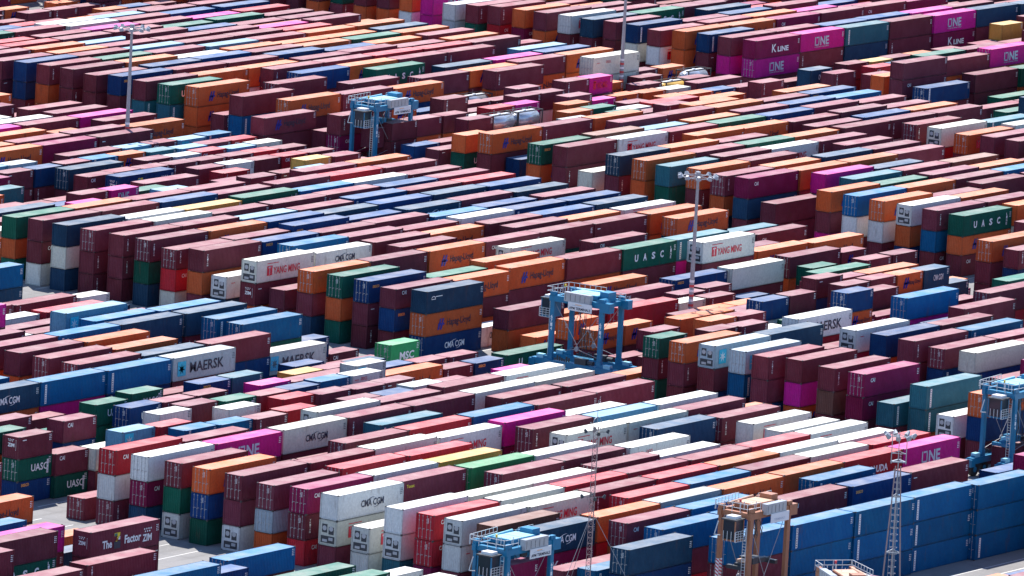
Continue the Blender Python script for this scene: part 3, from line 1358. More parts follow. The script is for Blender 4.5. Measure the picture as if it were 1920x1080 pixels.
545 833 2 371 1
669 833 2 371 4012
1213 833 1 1 4013
1290 833 2 11 2
421 879 2 631 362
545 924 2 10 3030
955 924 1 631 11
1042 924 2 3031
1167 924 1 4021 3033
1082 970 1 1
1325 970 1 3041 3
1317 1015 1 6011 1
422 1060 2 0 363
679 1060 1 11 1
1328 1060 1 3041 11
555 1106 1 8001 371
1332 1106 1 361 3041
547 1151 2 3041 3030
1292 1151 2 3010 360
1292 1197 2 1341 332
1293 1287 2 3030 360
1293 1333 2 3040 0
1293 1378 2 360 3030
1169 1424 2 630 1
1293 1424 2 371 0
1294 1469 2 0 6000
921 1514 2 5000 10
1045 1514 2 360 10
1170 1514 2 360 360
1294 1514 2 6460 3033
425 1560 2 3030 4500
549 1560 2 5010 0
673 1560 2 0 360
797 1560 2 10 0
921 1560 2 1370 370
1046 1560 2 630 371
1170 1560 2 360 3032
1294 1560 2 4170 332
425 1605 2 4021 8000 10
549 1605 2 371 2360
922 1605 2 361 360
1046 1605 2 370 6012
425 1651 2 6400 3030 370
549 1651 2 370 362
549 1696 2 371 10
550 1741 2 330 361 370
674 1787 2 3040
674 1832 2 370 370 3030
799 1832 2 1001
923 1832 2 10
1047 1832 2 370
1171 1832 2 3030
1296 1832 2 6010
799 1878 2 1330
923 1878 2 6452
1047 1878 2 11
1172 1878 2 631
1296 1878 2 361
799 1923 1 4021 6451 11
1098 1923 1 13
1230 1923 1 13
1296 1923 2 373
799 1968 2 3030 2330 0
924 1968 1 3001 371 11
924 2014 2 3030 2341 0
1048 2014 1 373
1345 2014 1 343 13 1
924 2059 2 4020 0 371
1346 2059 1 6013 3031 11
1049 2105 2 3030 0 8011
1049 2150 2 10 2340 3030
1173 2150 2 2013 360 8190
1173 2195 2 3030 1001 1330
1297 2195 2 3042 370 4160
1173 2241 2 6451 360 1
1298 2241 2 6010 10 1341
1298 2286 2 0 371 6401
1610 396 2 630 361 3040
1606 439 2 6461 8012
1730 439 2 0 1371 371
1602 480 2 5102
1726 480 2 3041 4020 3041
1598 522 2 102
1723 522 2 2
1847 522 2 2010 370 8180
1843 565 2 8191 0
1960 649 2 1341 3031 3030
1583 690 2 0 3032
1707 690 2 630 1
1831 690 2 10 1341
1956 690 2 0 6460
2080 690 2 3030 8000 361
1703 732 2 0 4023
1828 732 2 3041 10
1952 732 2 2010 1330
2076 732 2 2331 4020 13
2200 732 2 8000 6391 0
1575 775 1 1 363
1750 775 1 1011 6013
1824 775 2 330 5002
1948 775 2 0 2
2072 775 2 330 342
2197 775 2 370 0 1331
1572 816 1 6003 8193
1862 816 1 2001 3033
1944 816 1 1 13
2193 816 2 331 370 372
2317 816 2 5100 6000 11
1568 859 2 362
1692 859 2 3031
1816 859 2 10
1940 859 2 631
2065 859 2 6000
2189 859 2 3030 11
2313 859 2 2341 3000 2331
2434 900 2 630 370 361
2305 942 2 6460 5091
2430 942 2 6001 370 6460
1680 985 2 360 370
1805 985 2 11 631
1929 985 2 630 3031
2053 985 2 0 370
2177 985 2 4020 371
2302 985 2 3030 3031
2426 985 2 4001 11
2298 1026 2 370 4501
2422 1026 2 3040 342
2045 1069 2 8190 371
2170 1069 2 2340 3030
2294 1069 2 4010 12
2418 1069 2 3031 4011 362
2042 1110 2 1 3030
2166 1110 2 3040 361
2290 1110 2 370 0
2414 1110 2 631 2 8013
1665 1152 1 371 331
1914 1152 2 630 370
2038 1152 2 630 3031
2162 1152 2 340 2342
2286 1152 2 6400 1372 2
2411 1152 2 0 3000 1330
1910 1195 2 360 3040
2034 1195 2 360 341
2158 1195 2 6460 6012
2282 1195 2 5010 3003 372
2407 1195 2 10 1 10
1906 1236 2 2340 11
2030 1236 2 630 1002
2154 1236 2 3011 332 13
2279 1236 2 630 2000 10
2403 1236 2 340 8001 8010
1778 1279 2 5000 10
1902 1279 2 10 10
2026 1279 2 1 2332
2151 1279 2 5090 3032 1
2275 1279 2 11 3031 3010
2399 1279 2 8010 1370 1011
1650 1320 2 360 3040
1774 1320 2 370 11
1898 1320 2 0 332
2022 1320 2 3000 12
2147 1320 2 3040 3042 10
2271 1320 2 3041 5010 0
2395 1320 2 6460 371 0
1646 1362 2 5010 3041
1770 1362 2 4021 5000
1894 1362 2 5010
2019 1362 2 3011
2143 1362 2 10 331 370
2267 1362 2 630 10 0
2391 1362 2 0 6460 361
1642 1405 2 5091 2340
1766 1405 2 1340 3002
1891 1405 2 4500 2 5003
2015 1405 2 8190
2139 1405 2 370
2263 1405 2 2340 1330 360
2388 1405 2 0 4500 3040
1638 1446 2 1340 0
1762 1446 2 0 12
1887 1446 2 0 2 3030
2011 1446 2 12
2135 1446 2 361
2259 1446 2 360 2330 361
2384 1446 2 3031 8181 1
1634 1489 2 1 3030
1759 1489 2 8010 13 3032
1883 1489 2 3040 3031 3041
2007 1489 2 630 6010 2340
2270 1489 1 361 11 11
2380 1489 2 8000 330 631
1755 1530 2 10 6450 11
1879 1530 2 8000 3010 330
2003 1530 2 10 370 3040
2128 1530 2 13 3040 631
2252 1530 2 0 0 10
2376 1530 2 3030 2340 5011
1751 1572 2 331 6451 3031
1875 1572 2 340 370 630
1999 1572 2 371 0 4020
2124 1572 2 6000 10 330
2248 1572 2 3030 8011 1
2372 1572 2 11 10 5100
1747 1615 2 3040 3000 4020
1871 1615 2 4500 0 4010
1996 1615 2 4010 10 8010
2120 1615 2 0 360 6390
2244 1615 2 0 5100 11
2368 1615 2 0 6460 5010
1632 1656 1 11 11 11
1743 1656 2 1 10 630
1868 1656 2 630 1370 370
1992 1656 2 3031 3030 3031
2116 1656 2 6001 3031 0
2240 1656 2 6001 0 4500
2365 1656 2 360 6451 630
1624 1699 1 371 631 11
1739 1699 2 6391 1000 8001
1864 1699 2 630 370 8181
1988 1699 2 2360 360 2330
2112 1699 2 371 4011 360
2236 1699 2 360 6010 4001
2361 1699 2 11 11 370
1620 1740 1 11 1 4161
1736 1740 2 11 371 630
1860 1740 2 370 6010 340
1984 1740 2 360 1 3040
2108 1740 2 3040 3041 360
2233 1740 2 1370 630 8180
2357 1740 2 5011 8011 6460
1483 1782 2 0 2 10
1608 1782 2 1000 1341 4501
1732 1782 2 1 11 5000
1856 1782 2 10 1010 0
1980 1782 2 4200 8010 360
2105 1782 2 371 1 361
2229 1782 2 4491 370 5090
2353 1782 2 3040 3040 2331
1480 1825 2 3041 6452 11
1604 1825 2 4481 360 0
1728 1825 2 3040 1 6450
1852 1825 2 8180 3011 361
1976 1825 2 631 6390 2330
2101 1825 2 5090 630 5090
2225 1825 2 4170 5101 360
2349 1825 2 3030 4190 8011
1476 1866 2 6001 3000 3040
1600 1866 2 10 10 370
1724 1866 2 3031 11 361
1848 1866 2 10 630 10
1973 1866 2 330 3030 4011
2097 1866 2 8001 630 630
2221 1866 2 0 0 630
2345 1866 2 1 6011 3031
1472 1909 2 372 372 371
1596 1909 2 3001 370 371
1720 1909 2 360 3030 6000
1845 1909 2 360 5100 6000
1969 1909 2 10 11 11
2093 1909 2 3030 1330 3040
2217 1909 2 4021 4190 10
2342 1909 2 3030 0 6460
1592 1950 2 3010 3031 371
1716 1950 2 3000 10 11
1841 1950 2 10 371 4160
1965 1950 2 370 4480 3041
2089 1950 2 8001 330 2011
2213 1950 2 5010 10 4500
1464 1992 2 3032 0 1010
1588 1992 2 371 0 8010
1713 1992 2 10 10 341
1837 1992 2 360 10 1
1961 1992 2 3000 3000 11
2085 1992 2 360 3010 331
2210 1992 2 6010 6011 6460
1460 2035 2 3042 3031 5001
1585 2035 2 3030 4021 0
1709 2035 2 8180 370 6000
1833 2035 2 360 370 1361
1957 2035 2 3010 1 0
2082 2035 2 3031 3030 3030
1457 2076 2 1 10 6011
1581 2076 2 370 11 3030
1705 2076 2 11 371 3041
1829 2076 2 0 11 4000
1953 2076 2 5100 4000 3031
2078 2076 2 4010 3030 10
1453 2118 2 6000 4010 1010
1577 2118 2 361 6001 4000
1701 2118 2 10 4501 11
1825 2118 2 11 1340 3030
1950 2118 2 2340 340 5011
1449 2160 2 3 0 4190
1573 2160 2 4000 3030 10
1697 2160 2 10 360 0
1822 2160 2 8191 3030 1361
1946 2160 2 3030 3041 3041
1445 2202 2 4490 6401 3030
1569 2202 2 360 3011 11
1693 2202 2 11 3041 5000
1818 2202 2 3030 6390 10
2667 1026 2 4500 10 3040
2663 1069 2 4190 360 3000
2659 1110 2 5101 360 6400
2783 1110 2 4010 11 10
2655 1152 2 6460 4020 631
2780 1152 2 1331 8181 8191
2651 1195 2 11 6010 4491
2776 1195 2 10 361 2360
2648 1236 2 371 371 3041
2772 1236 2 370 3031 5101
2644 1279 2 3030 361 370
2768 1279 2 370 2340 8180
2640 1320 2 0 371 4201
2764 1320 2 5011 371 4150
2636 1362 2 11 6001 630
2761 1362 2 5001 360 1
2633 1405 2 6010 6451 10
2757 1405 2 1330 2341 370
2629 1446 2 5011 3030 8001
2753 1446 2 2340 3030 6450
2625 1489 2 1 1340 4010
2749 1489 2 370 6460 330
2621 1530 2 3030 0 5100
2745 1530 2 3041 360 10
2617 1572 2 8010 10 8011
2742 1572 2 6011 1 3040
2614 1615 2 6000 371 11
2738 1615 2 360 5011 370
2610 1656 2 340 3010 5101
2734 1656 2 4491 3040 3041
2606 1699 2 4010 10 370
2602 1740 2 1 370 3040""".split('\n')
LABELS = """white container with red lettering left of the top lamp mast
brown container in front of dark green, above slate blue, middle far left
white container stacked under brown, bottom left
brown container stacked under brown, bottom left
brown container in front of orange, above brown, bottom left
dark green container stacked under navy blue, bottom left
navy blue container stacked under orange, bottom left
orange container with blue emblem, bottom left of the yard
brown container in front of orange, above white, top centre
brown container stacked under pale grey, lower right
pale grey container with star square in front of orange, above pale grey, lower right
white container in front of brown, above orange, upper far right
navy blue container with small orange mark in front of dark green, above brown, middle centre
bright blue container with vertical white strip in front of brown, above magenta, lower far left
leftmost brown container between brown and brown, brown before it, lower far left
crimson container with small white mark, bottom far left of the yard
white container in front of red, above brown, lower far left
slate blue container with arc and lettering, middle right of the yard
crimson container with small white mark, upper right of the yard
bright blue container in front of orange, above orange, upper far right
brown container in front of slate blue, above brown, middle far left
navy blue container with arc and lettering, middle centre of the yard
orange container with blue emblem stacked under slate blue, middle centre
slate blue container with small white emblem, middle centre of the yard
white container with red lettering stacked under white, bottom left
white container with arc and lettering, bottom left of the yard
brown container between brown and brown, brown before it, middle far left, second from the left
brown container with vertical white lettering stacked under white, bottom far left
white container stacked under red, bottom far left
red container with small white mark, lower far left of the yard
pale grey container with star square in front of pale grey, above brown, lower right
dusty brown container stacked under brown, lower right
brown container with vertical white lettering in front of brown, above crimson, lower right
red container with small white mark stacked under red, bottom centre
red container with small white mark in front of white, above white, bottom centre
slate blue container in front of brown, above brown, middle far left
leftmost brown container between brown and brown, brown before it, middle far left
dark green container with four spaced white letters, middle far left of the yard
crimson container with small white mark stacked under crimson, lower far right
crimson container with small white mark in front of brown, above crimson, lower far right
navy blue container in front of brown, above brown, top far left
brown container with vertical white lettering in front of brown, above orange, top centre
brown container with vertical white lettering in front of brown, above orange, middle left
brown container middle tier left of the middle turquoise straddle carrier, beside brown
leftmost orange container with blue emblem in front of orange, above brown, middle centre
orange container with blue emblem in front of teal, above bright blue, upper right
bright blue container between bright blue and pale grey, dark green before it, lower far left
white container behind the right-edge turquoise straddle carrier
white container with star square, lower left of the yard
white container with small red mark left of the bottom turquoise straddle carrier
white container left of the bottom turquoise straddle carrier
slate blue container in front of brown, above yellow, top far right
dark green container with four spaced white letters, middle left of the yard
brown container behind the middle turquoise straddle carrier
brown container with vertical white lettering, bottom left of the yard
crimson container with small white mark, bottom left of the yard
orange container with blue emblem in front of dark green, above slate blue, middle centre
white container stacked under white, bottom centre
white container in front of brown, above red, bottom centre
brown container with long white slogan, bottom far left of the yard
navy blue container with vertical white strip right of the top lamp mast
brown container with vertical white lettering in front of brown, above brown, middle left
white container with red lettering right of the right central lamp mast
brown container left of the upper left lamp mast
silver grey container stacked under brown, bottom left
brown container in front of brown, above crimson, bottom left
brown container with vertical white lettering in front of navy blue, above brown, middle far right
orange container with blue emblem in front of brown, above pale grey, middle right
orange container with blue emblem right of the top lamp mast
brown container with vertical white lettering, upper right of the yard
brown short container between brown and dark green, navy blue before it, lower far left
magenta container with large white three-letter mark in front of magenta, above crimson, top far right
navy blue container with small orange mark stacked under brown, middle centre
brown container with small white mark in front of navy blue, above slate blue, middle centre
white container with star square, middle right of the yard
white container stacked under dark green, bottom left
dark green container with four spaced white letters, bottom left of the yard
brown container in front of white, above orange, lower left
dark green container with four spaced white letters right of the upper left lamp mast
brown container in front of slate blue, above brown, middle right
brown container with vertical white lettering in front of bright blue, above navy blue, middle left
orange container with red lettering, upper far right of the yard
navy blue container in front of white, above brown, middle far right
orange container with blue emblem in front of bright blue, above white, middle far right
white container in front of orange, above brown, middle far right
bright blue container in front of slate blue, above magenta, middle far right
brown container stacked under brown, lower right
brown container with vertical white lettering in front of pale grey, above brown, lower right
brown container with white mark on its end, middle left of the yard
white container with red lettering, middle left of the yard
white container with red lettering in front of white, above white, bottom left
teal container with vertical white strip stacked under teal, lower far right
teal container with vertical white strip left of the right-edge turquoise straddle carrier
brown container in front of navy blue, above brown, top far right
teal container in front of orange, above orange, upper right
brown container with vertical white lettering, top far left of the yard
dark green container with four spaced white letters left of the right central lamp mast
white container with small red mark, middle far right of the yard
navy blue container with small orange mark behind the upper left lamp mast
orange container in front of slate blue, above teal, upper right
orange short container with blue emblem right of the middle turquoise straddle carrier
orange container stacked under brown, middle centre
brown container on top left of the middle turquoise straddle carrier, beside brown
orange container with small red mark, middle left of the yard
orange container with blue emblem, bottom far left of the yard
brown container in front of orange, above dark green, middle right
brown container in front of brown, above white, lower far right
brown container with vertical white lettering in front of brown, above brown, bottom far left
dark green short container stacked under brown beside navy blue, bottom far left
brown short container between dark green and white, dark green before it, lower far left
brown container right of the upper left lamp mast
crimson container with white serif lettering right of the bottom turquoise straddle carrier
slate blue container with arc and lettering right of the bottom turquoise straddle carrier
orange container with blue emblem in front of teal, above brown, upper right
slate blue container in front of white, above orange, upper centre
brown container between red and brown, brown before it, top far right
teal container with vertical white strip, top far right of the yard
brown container in front of magenta, above dark green, bottom far left
brown container in front of dark green, above brown, upper centre
magenta container with large white three-letter mark stacked under crimson, top right
crimson container with white serif lettering, top right of the yard
brown container with vertical white lettering in front of white, above dark green, middle far right
brown container between brown and magenta, brown before it, top far right
magenta container with large white three-letter mark in front of brown, above brown, top right
orange container with blue emblem stacked under dark green, middle far right
dark green container with four spaced white letters, middle far right of the yard
magenta container with large white three-letter mark, lower right of the yard
brown container in front of brown, above brown, lower right
dark green container with small orange mark, upper centre of the yard
brown container in front of brown, above bright blue, upper left
brown container in front of navy blue, above crimson, top right
orange container with blue emblem in front of silver grey, above brown, upper centre
brown container in front of the right-edge turquoise straddle carrier
navy blue container left of the right-edge turquoise straddle carrier
orange container with blue emblem behind the right-edge turquoise straddle carrier
navy blue short container with small orange mark, bottom far left of the yard
dark green short container stacked under brown beside brown, lower far left
brown short container with white mark on its end, lower far left of the yard
crimson container with small white mark left of the upper turquoise straddle carrier
brown container with vertical white lettering left of the upper turquoise straddle carrier
brown container in front of brown, above brown, top far right
brown container in front of white, above brown, lower right
leftmost brown container between white and brown, white behind, brown before it, lower centre
white container behind the bottom turquoise straddle carrier
brown container with vertical white lettering in front of white, above orange, lower right
brown container with vertical white lettering in front of magenta, above white, lower centre
brown container on top behind the thin lattice mast, beside white
slate blue container with arc and lettering, lower far left of the yard
navy blue container with small orange mark, middle left of the yard
white container in front of brown, above red, lower centre
bright blue container in front of brown, above magenta, lower centre
red container behind the thin lattice mast
brown container right of the thin lattice mast
brown container between brown and brown, brown before it, lower far left, second from the left
white container with red lettering behind the thin lattice mast
brown container with small yellow lettering, bottom centre of the yard
brown container in front of leaf green, above white, bottom centre
white container with red lettering in front of white, above white, lower right
magenta container with large white three-letter mark, lower centre of the yard
pale grey container with star square, lower left of the yard
white container with small red mark, lower centre of the yard
red container with vertical white lettering, lower centre of the yard
light blue short container with star square, lower far left of the yard
white container with small red mark, lower right of the yard
bright blue container with vertical white strip, bottom far right of the yard, sixth from the
bright blue container stacked under bright blue, bottom far right, second from the left
bright blue container in front of the right-edge turquoise straddle carrier
navy blue short container between dark green and white, light blue before it, lower far left
brown container on top behind the thin lattice mast, beside brown
brown container with vertical white lettering in front of brown, above white, lower centre
leaf green container in front of yellow, above brown, lower centre
brown container in front of brown, above bright blue, lower far left
brown container with vertical white lettering in front of the middle turquoise straddle carrier
white container with red lettering left of the thin lattice mast
brown container between white and white, white before it, lower centre
white container with arc and lettering, lower left of the yard
slate blue container in front of bright blue, above orange, middle far left
red container with vertical white lettering, lower left of the yard
slate blue container in front of white, above white, lower right
magenta container with large white three-letter mark, upper right of the yard
white container in front of red, above brown, lower centre
light blue container with star square, middle far left of the yard
brown container with vertical white lettering right of the thin lattice mast
orange container with blue emblem, lower right of the yard
bright blue container with vertical white strip, middle far left of the yard
red container with small white mark, bottom right of the yard
orange container with blue emblem in front of orange, above brown, middle far right
slate blue container in front of white, above pale grey, middle right
white container with red lettering in front of red, above red, lower centre
brown container with white mark on its end, middle centre of the yard
white container with red lettering, middle centre of the yard
white container in front of brown, above brown, lower centre
bright blue container in front of bright blue, above brown, middle left
brown container with vertical white lettering, lower left of the yard
white container with small red mark, lower left of the yard
brown container with vertical white lettering in front of brown, above white, lower right
white container with red lettering in front of brown, above white, lower right
slate blue container in front of bright blue, above bright blue, middle left
brown container in front of teal, above white, lower left
teal container with vertical white strip, lower centre of the yard
orange container with blue emblem in front of brown, above dark green, middle centre
brown container in front of brown, above dark green, middle centre
white container with arc and lettering, middle left of the yard
light blue container with star square, lower centre of the yard
brown container with small white mark, middle right of the yard
brown container between brown and brown, white before it, lower centre
white container with red lettering in front of magenta, above white, lower centre
magenta container with large white three-letter mark, lower left of the yard
red container with small white mark, lower centre of the yard
orange container with blue emblem, middle far left of the yard
brown container in front of brown, above brown, upper far right
brown container with vertical white lettering, upper far right of the yard
orange container with blue emblem behind the middle turquoise straddle carrier
brown container in front of brown, above orange, upper far right
brown container in front of brown, above teal, lower centre
brown container in front of brown, above red, lower left
white container right of the right central lamp mast
bright blue container with vertical white strip, middle far right of the yard
navy blue container with small orange mark in front of the right central lamp mast
brown container with vertical white lettering in front of brown, above brown, middle far right
brown container in front of dark green, above brown, middle far right
bright blue container in front of brown, above dark green, bottom left
brown container with vertical white lettering left of the bottom turquoise straddle carrier
dusty brown container with arc and lettering behind the bottom turquoise straddle carrier
orange container with blue emblem, middle left of the yard
yellow container in front of red, above leaf green, lower centre
red container with small white mark right of the thin lattice mast
orange container on top behind the right central lamp mast, beside brown
bright blue container with vertical white strip in front of navy blue, above white, middle left
brown container in front of brown, above white, middle centre
brown container with small white mark in front of brown, above dark green, middle centre
white container left of the right-edge turquoise straddle carrier
orange container on top behind the right central lamp mast, beside orange
teal container with vertical white strip in front of crimson, above brown, lower far right
bright blue container in front of red, above orange, bottom right
white container with small red mark, middle left of the yard
leaf green short container with large white letters, lower centre of the yard
bright blue container between slate blue and bright blue, bright blue before it, middle left
navy blue container in front of brown, above brown, top left
brown container with vertical white lettering in front of slate blue, above red, middle far left
dark green container with four spaced white letters left of the middle turquoise straddle carrier
bright blue container in front of orange, above navy blue, bottom left
brown container with vertical white lettering in front of orange, above orange, lower right
orange container with blue emblem right of the upper left lamp mast
white container with red lettering, upper centre of the yard
magenta container with large white three-letter mark in front of brown, above brown, top far right
white container in front of white, above red, lower right
dark green short container between magenta and navy blue, brown before it, lower far left
brown container with small white mark right of the middle turquoise straddle carrier
orange container with blue emblem behind the large orange straddle carrier
brown short container in front of dark green, above brown, bottom far left
brown container with vertical white lettering in front of red, above slate blue, top centre
brown container in front of slate blue, above orange, top centre
brown container with vertical white lettering in front of orange, above brown, top centre
magenta container with large white three-letter mark behind the tripod lattice tower
bright blue container with vertical white strip in front of the tripod lattice tower
bright blue container middle tier right of the tripod lattice tower, beside bright blue
bright blue container on top right of the tripod lattice tower, beside bright blue
orange container with blue emblem in front of dark green, above orange, upper left
red container with white lettering behind the tripod lattice tower
orange container with blue emblem right of the thin lattice mast
orange container in front of brown, above bright blue, bottom right
brown container with vertical white lettering, upper centre of the yard
bright blue container right of the low orange straddle carrier
bright blue container with vertical white strip right of the low orange straddle carrier
bright blue container with vertical white strip left of the tripod lattice tower
silver grey container with star square, bottom right of the yard
bright blue container behind the large orange straddle carrier
bright blue container with vertical white strip in front of orange, above navy blue, bottom right
slate blue container in front of bright blue, above navy blue, bottom right
brown container with small white mark right of the thin lattice mast
navy blue short container in front of navy blue, above brown, middle right
bright blue container left of the large orange straddle carrier
bright blue container with vertical white strip behind the large orange straddle carrier
crimson container in front of brown, above brown, upper far left
brown container with white mark on its end in front of the upper left lamp mast
navy blue container with vertical white strip, upper far right of the yard
navy blue container with small orange mark left of the tripod lattice tower
white container with small red mark in front of the top lamp mast
navy blue short container in front of brown, above white, middle right
brown container in front of the large orange straddle carrier
bright blue container in front of the large orange straddle carrier
bright blue container left of the low orange straddle carrier
bright blue container with vertical white strip behind the low orange straddle carrier
brown container with small white mark, bottom right of the yard
dark green container with four spaced white letters behind the upper turquoise straddle carrier
orange container with blue emblem left of the upper turquoise straddle carrier
brown short container right of the upper turquoise straddle carrier
brown container with white mark on its end right of the tripod lattice tower
dark green short container with white lettering beside a boxed strip, middle right of the yard
orange container with blue emblem right of the upper turquoise straddle carrier
brown container with vertical white lettering behind the upper turquoise straddle carrier
brown container with blue emblem, upper left of the yard
brown container in front of navy blue, above brown, upper left
orange short container with blue emblem left of the middle turquoise straddle carrier
orange container with blue emblem, lower centre of the yard
orange container in front of the right central lamp mast
red container right of the middle turquoise straddle carrier
navy blue container with long white slogan, upper far left of the yard
slate blue container with white globe mark, upper far left of the yard""".split('\n')
GROUP = {1: 'short shipping containers stacked in the yard', 2: 'long shipping containers stacked in the yard'}
def vary(c, k):
    if min(c) > .6: q = random.Random(k); t = q.choice((0, 0, .5, 1)); g = q.uniform(.8, 1.08); return (c[0]*g, c[1]*g*(1-.02*t), c[2]*g*(1-.15*t), 1)
    q = random.Random(k); j = 1+q.uniform(-.22, .22); t = q.uniform(-.08, .08)
    return (min(1, c[0]*j*(1+t)), min(1, c[1]*j), min(1, c[2]*j*(1-t)), 1)
stuff = MB(); stuff_col = []; stuff_let = {}
def stuff_faces(n0, col):
    stuff_col.extend([col]*(len(stuff.f)-n0))
li = 0; TANKS = []; jr = random.Random(21)
for si, ln in enumerate(STK):
    a, b, size, *toks = [int(q) for q in ln.split()]; X = a/10; Y = b/10; L = 6.058 if size == 1 else 12.192; z = 0.0
    for k, tk in enumerate(toks):
        col = COLS[tk//1000]; lg = LOGOS[tk % 1000//30]; dr = tk % 30//10; dr = 1 if dr == 2 and col not in 'wSl' else dr; fl = tk % 10; H = 2.591 if fl & 1 else 2.896
        color = vary(PAL[col], si*7+k); reef = col == 'w' and (dr == 2 or (si+k) % 3 == 0)
        if fl >= 8: TANKS.append((X, Y, z, L, col)); z += H; continue
        if fl & 4:
            t = thing('shipping_container', LABELS[li], 'container', (X+jr.uniform(-.03, .03), Y+jr.uniform(-.035, .035), z), jr.uniform(-.0035, .0035), GROUP[size]); li += 1
            d = shell(L, H, reef, dr)
            link('body', d['body'], t, color=color); link('frame', d['frame'], t, color=tuple(v*.8 for v in color[:3])+(1,)); link('roof', d['roof'], t, color=color)
            for s in (0, 1):
                if 'door%d' % s in d:
                    dd = link('door', d['door%d' % s], t, color=color); link('lock_rod', d['rod%d' % s], dd)
                    if s == 0 and col not in 'wSs': link('number_marking', d['plate0'], dd)
            if 'unit' in d: link('cooling_unit', d['unit'], t, color=color)
            ms, me = logo(lg, L, col)
            if ms: link('lettering', ms, t)
            if me: link('lettering', me, t)
        else:
            n0 = len(stuff.f); v0 = len(stuff.v)
            if fl & 2 or k == len(toks)-1:
                n1 = len(stuff.f); walls(stuff, L, H, reef, True, 0, False); stuff_faces(n1, color)
                n1 = len(stuff.f)
                for x0 in (0, L-.16): stuff.box(x0, 0, .01, x0+.16, .16, H-.01)
                stuff.box(0, WD-.16, .01, .16, WD, H-.01)
                stuff.box(.16, .01, .02, L-.16, .07, .16); stuff.box(.16, .01, H-.12, L-.16, .07, H-.05); stuff.box(.01, .16, .02, .09, WD-.16, .16); stuff.box(.01, .16, H-.13, .09, WD-.16, H-.05)
                stuff_faces(n1, tuple(v*.7 for v in color[:3])+(1,))
                n1 = len(stuff.f); roof(stuff, L, H, False, 1); stuff_faces(n1, color)
                ms, me = logo(lg, L, col)
                if ms and fl & 2: stuff_let.setdefault(ms.name, []).append((ms, X, Y, z))
            else:
                n1 = len(stuff.f); stuff.box(.03, .03, .02, L-.03, WD-.03, H-.02); stuff_faces(n1, color)
            stuff.v[v0:] = [(p[0]+X, p[1]+Y, p[2]+z) for p in stuff.v[v0:]]
        z += H
for ms_list in stuff_let.values():
    for ms, X, Y, z in ms_list:
        v0 = len(stuff.v); stuff.v += [(v.co.x+X, v.co.y+Y, v.co.z+z) for v in ms.vertices]
        for p in ms.polygons:
            stuff.f.append(tuple(v0+i for i in p.vertices)); stuff.m.append(2); c = {'lettering_white': (.8, .8, .8, 1), 'lettering_dark': (.015, .02, .05, 1), 'lettering_blue': (.01, .02, .25, 1), 'lettering_red': (.6, .02, .05, 1), 'lettering_yellow': (.8, .6, .03, 1), 'lettering_orange': (.85, .35, .08, 1), 'lettering_star': (.02, .45, .62, 1), 'lettering_grey': (.45, .5, .58, 1), 'lettering_black': (.02, .025, .05, 1)}[ms.materials[p.material_index].name]
            stuff_col.append(c)
A_LET = A_SIDE
sm = stuff.mesh('distant_container_stacks', [A_SIDE, A_ROOF, A_LET])
ca = sm.color_attributes.new('paint', 'BYTE_COLOR', 'CORNER')
nl = np.array([len(f) for f in stuff.f]); arr = np.repeat(np.array(stuff_col, dtype=np.float32), nl, axis=0)
ca.data.foreach_set('color', arr.ravel())
so_ = link('distant_container_stacks', sm); so_['kind'] = 'stuff'; so_['label'] = 'remaining rows of stacked containers in many colours filling the yard'; so_['category'] = 'container stacks'
# ------------------------------------------------------------------ tank containers
def tank_container(X, Y, z, L, col, label):
    t = thing('tank_container', label, 'tank container', (X, Y, z), 0, 'tank containers among the short container rows')
    H = 2.591; fr = MB()
    for x in (.06, L-.06):
        for y in (.08, WD-.08): fr.box(x-.06, y-.08, 0, x+.06, y+.08, H)
        fr.box(x-.05, .1, 0, x+.05, WD-.1, .14); fr.box(x-.05, .1, H-.14, x+.05, WD-.1, H)
        fr.beam((x, .1, .2), (x, WD/2, 1.2), .07, .07)
        fr.beam((x, WD-.1, .2), (x, WD/2, 1.2), .07, .07)
    for y in (.06, WD-.06): fr.box(.1, y-.05, 0, L-.1, y+.05, .12); fr.box(.1, y-.04, H-.1, L-.1, y+.04, H)
    link('frame', fr.mesh('frame', [M_CAST]), t)
    tb = MB(); mt = M_TANKY if col == 'y' else M_TANKS; n = 24; R_ = 1.13
    prof = [(.25, .3), (.32, .8), (.5, 1.05), (.7, R_), (L-.7, R_), (L-.5, 1.05), (L-.32, .8), (L-.25, .3)]
    for (xa, ra), (xb, rb) in zip(prof, prof[1:]): tb.tube((xa, WD/2, 1.3), (xb, WD/2, 1.3), ra, n, 0, rb, True)
    o = link('tank', tb.mesh('tank', [mt]), t)
    for p in o.data.polygons: p.use_smooth = len(p.vertices) == 4
    w = MB(); w.box(.8, WD/2-.3, 2.44, L-.8, WD/2+.3, 2.5); w.tube((L/2, WD/2, 2.4), (L/2, WD/2, 2.62), .28, 12)
    for i in range(6): w.beam((.8+i*(L-1.6)/5, WD/2-.3, 2.5), (.8+i*(L-1.6)/5, WD/2-.3, 2.58), .04, .04)
    link('walkway', w.mesh('walkway', [M_RAIL]), t)
    if col == 's':
        s = Sign(); s.text('NewPort', 2.0, 1.15, 1.9, .4, 'grey', bold=.02); link('lettering', s.mesh('lettering', .075), t)
TANKS.sort(key=lambda q: (q[4] != 's', q[0]))
TLAB = [(89.5, 97.0, 'silver tank container behind brown boxes, farther row of the upper centre'), (62.5, 73.3, 'left silver tank container of the touching pair in the upper centre'), (68.7, 73.3, 'right silver tank container of the touching pair in the upper centre'), (127.3, 87.7, 'yellow tank container among brown boxes, upper right of centre'), (140.0, 92.3, 'white tank container in open frame behind the yellow tank, upper right')]
for q in TANKS:
    key = min(TLAB, key=lambda r: abs(r[0]-q[0])+abs(r[1]-q[1])); tank_container(*q, key[2])
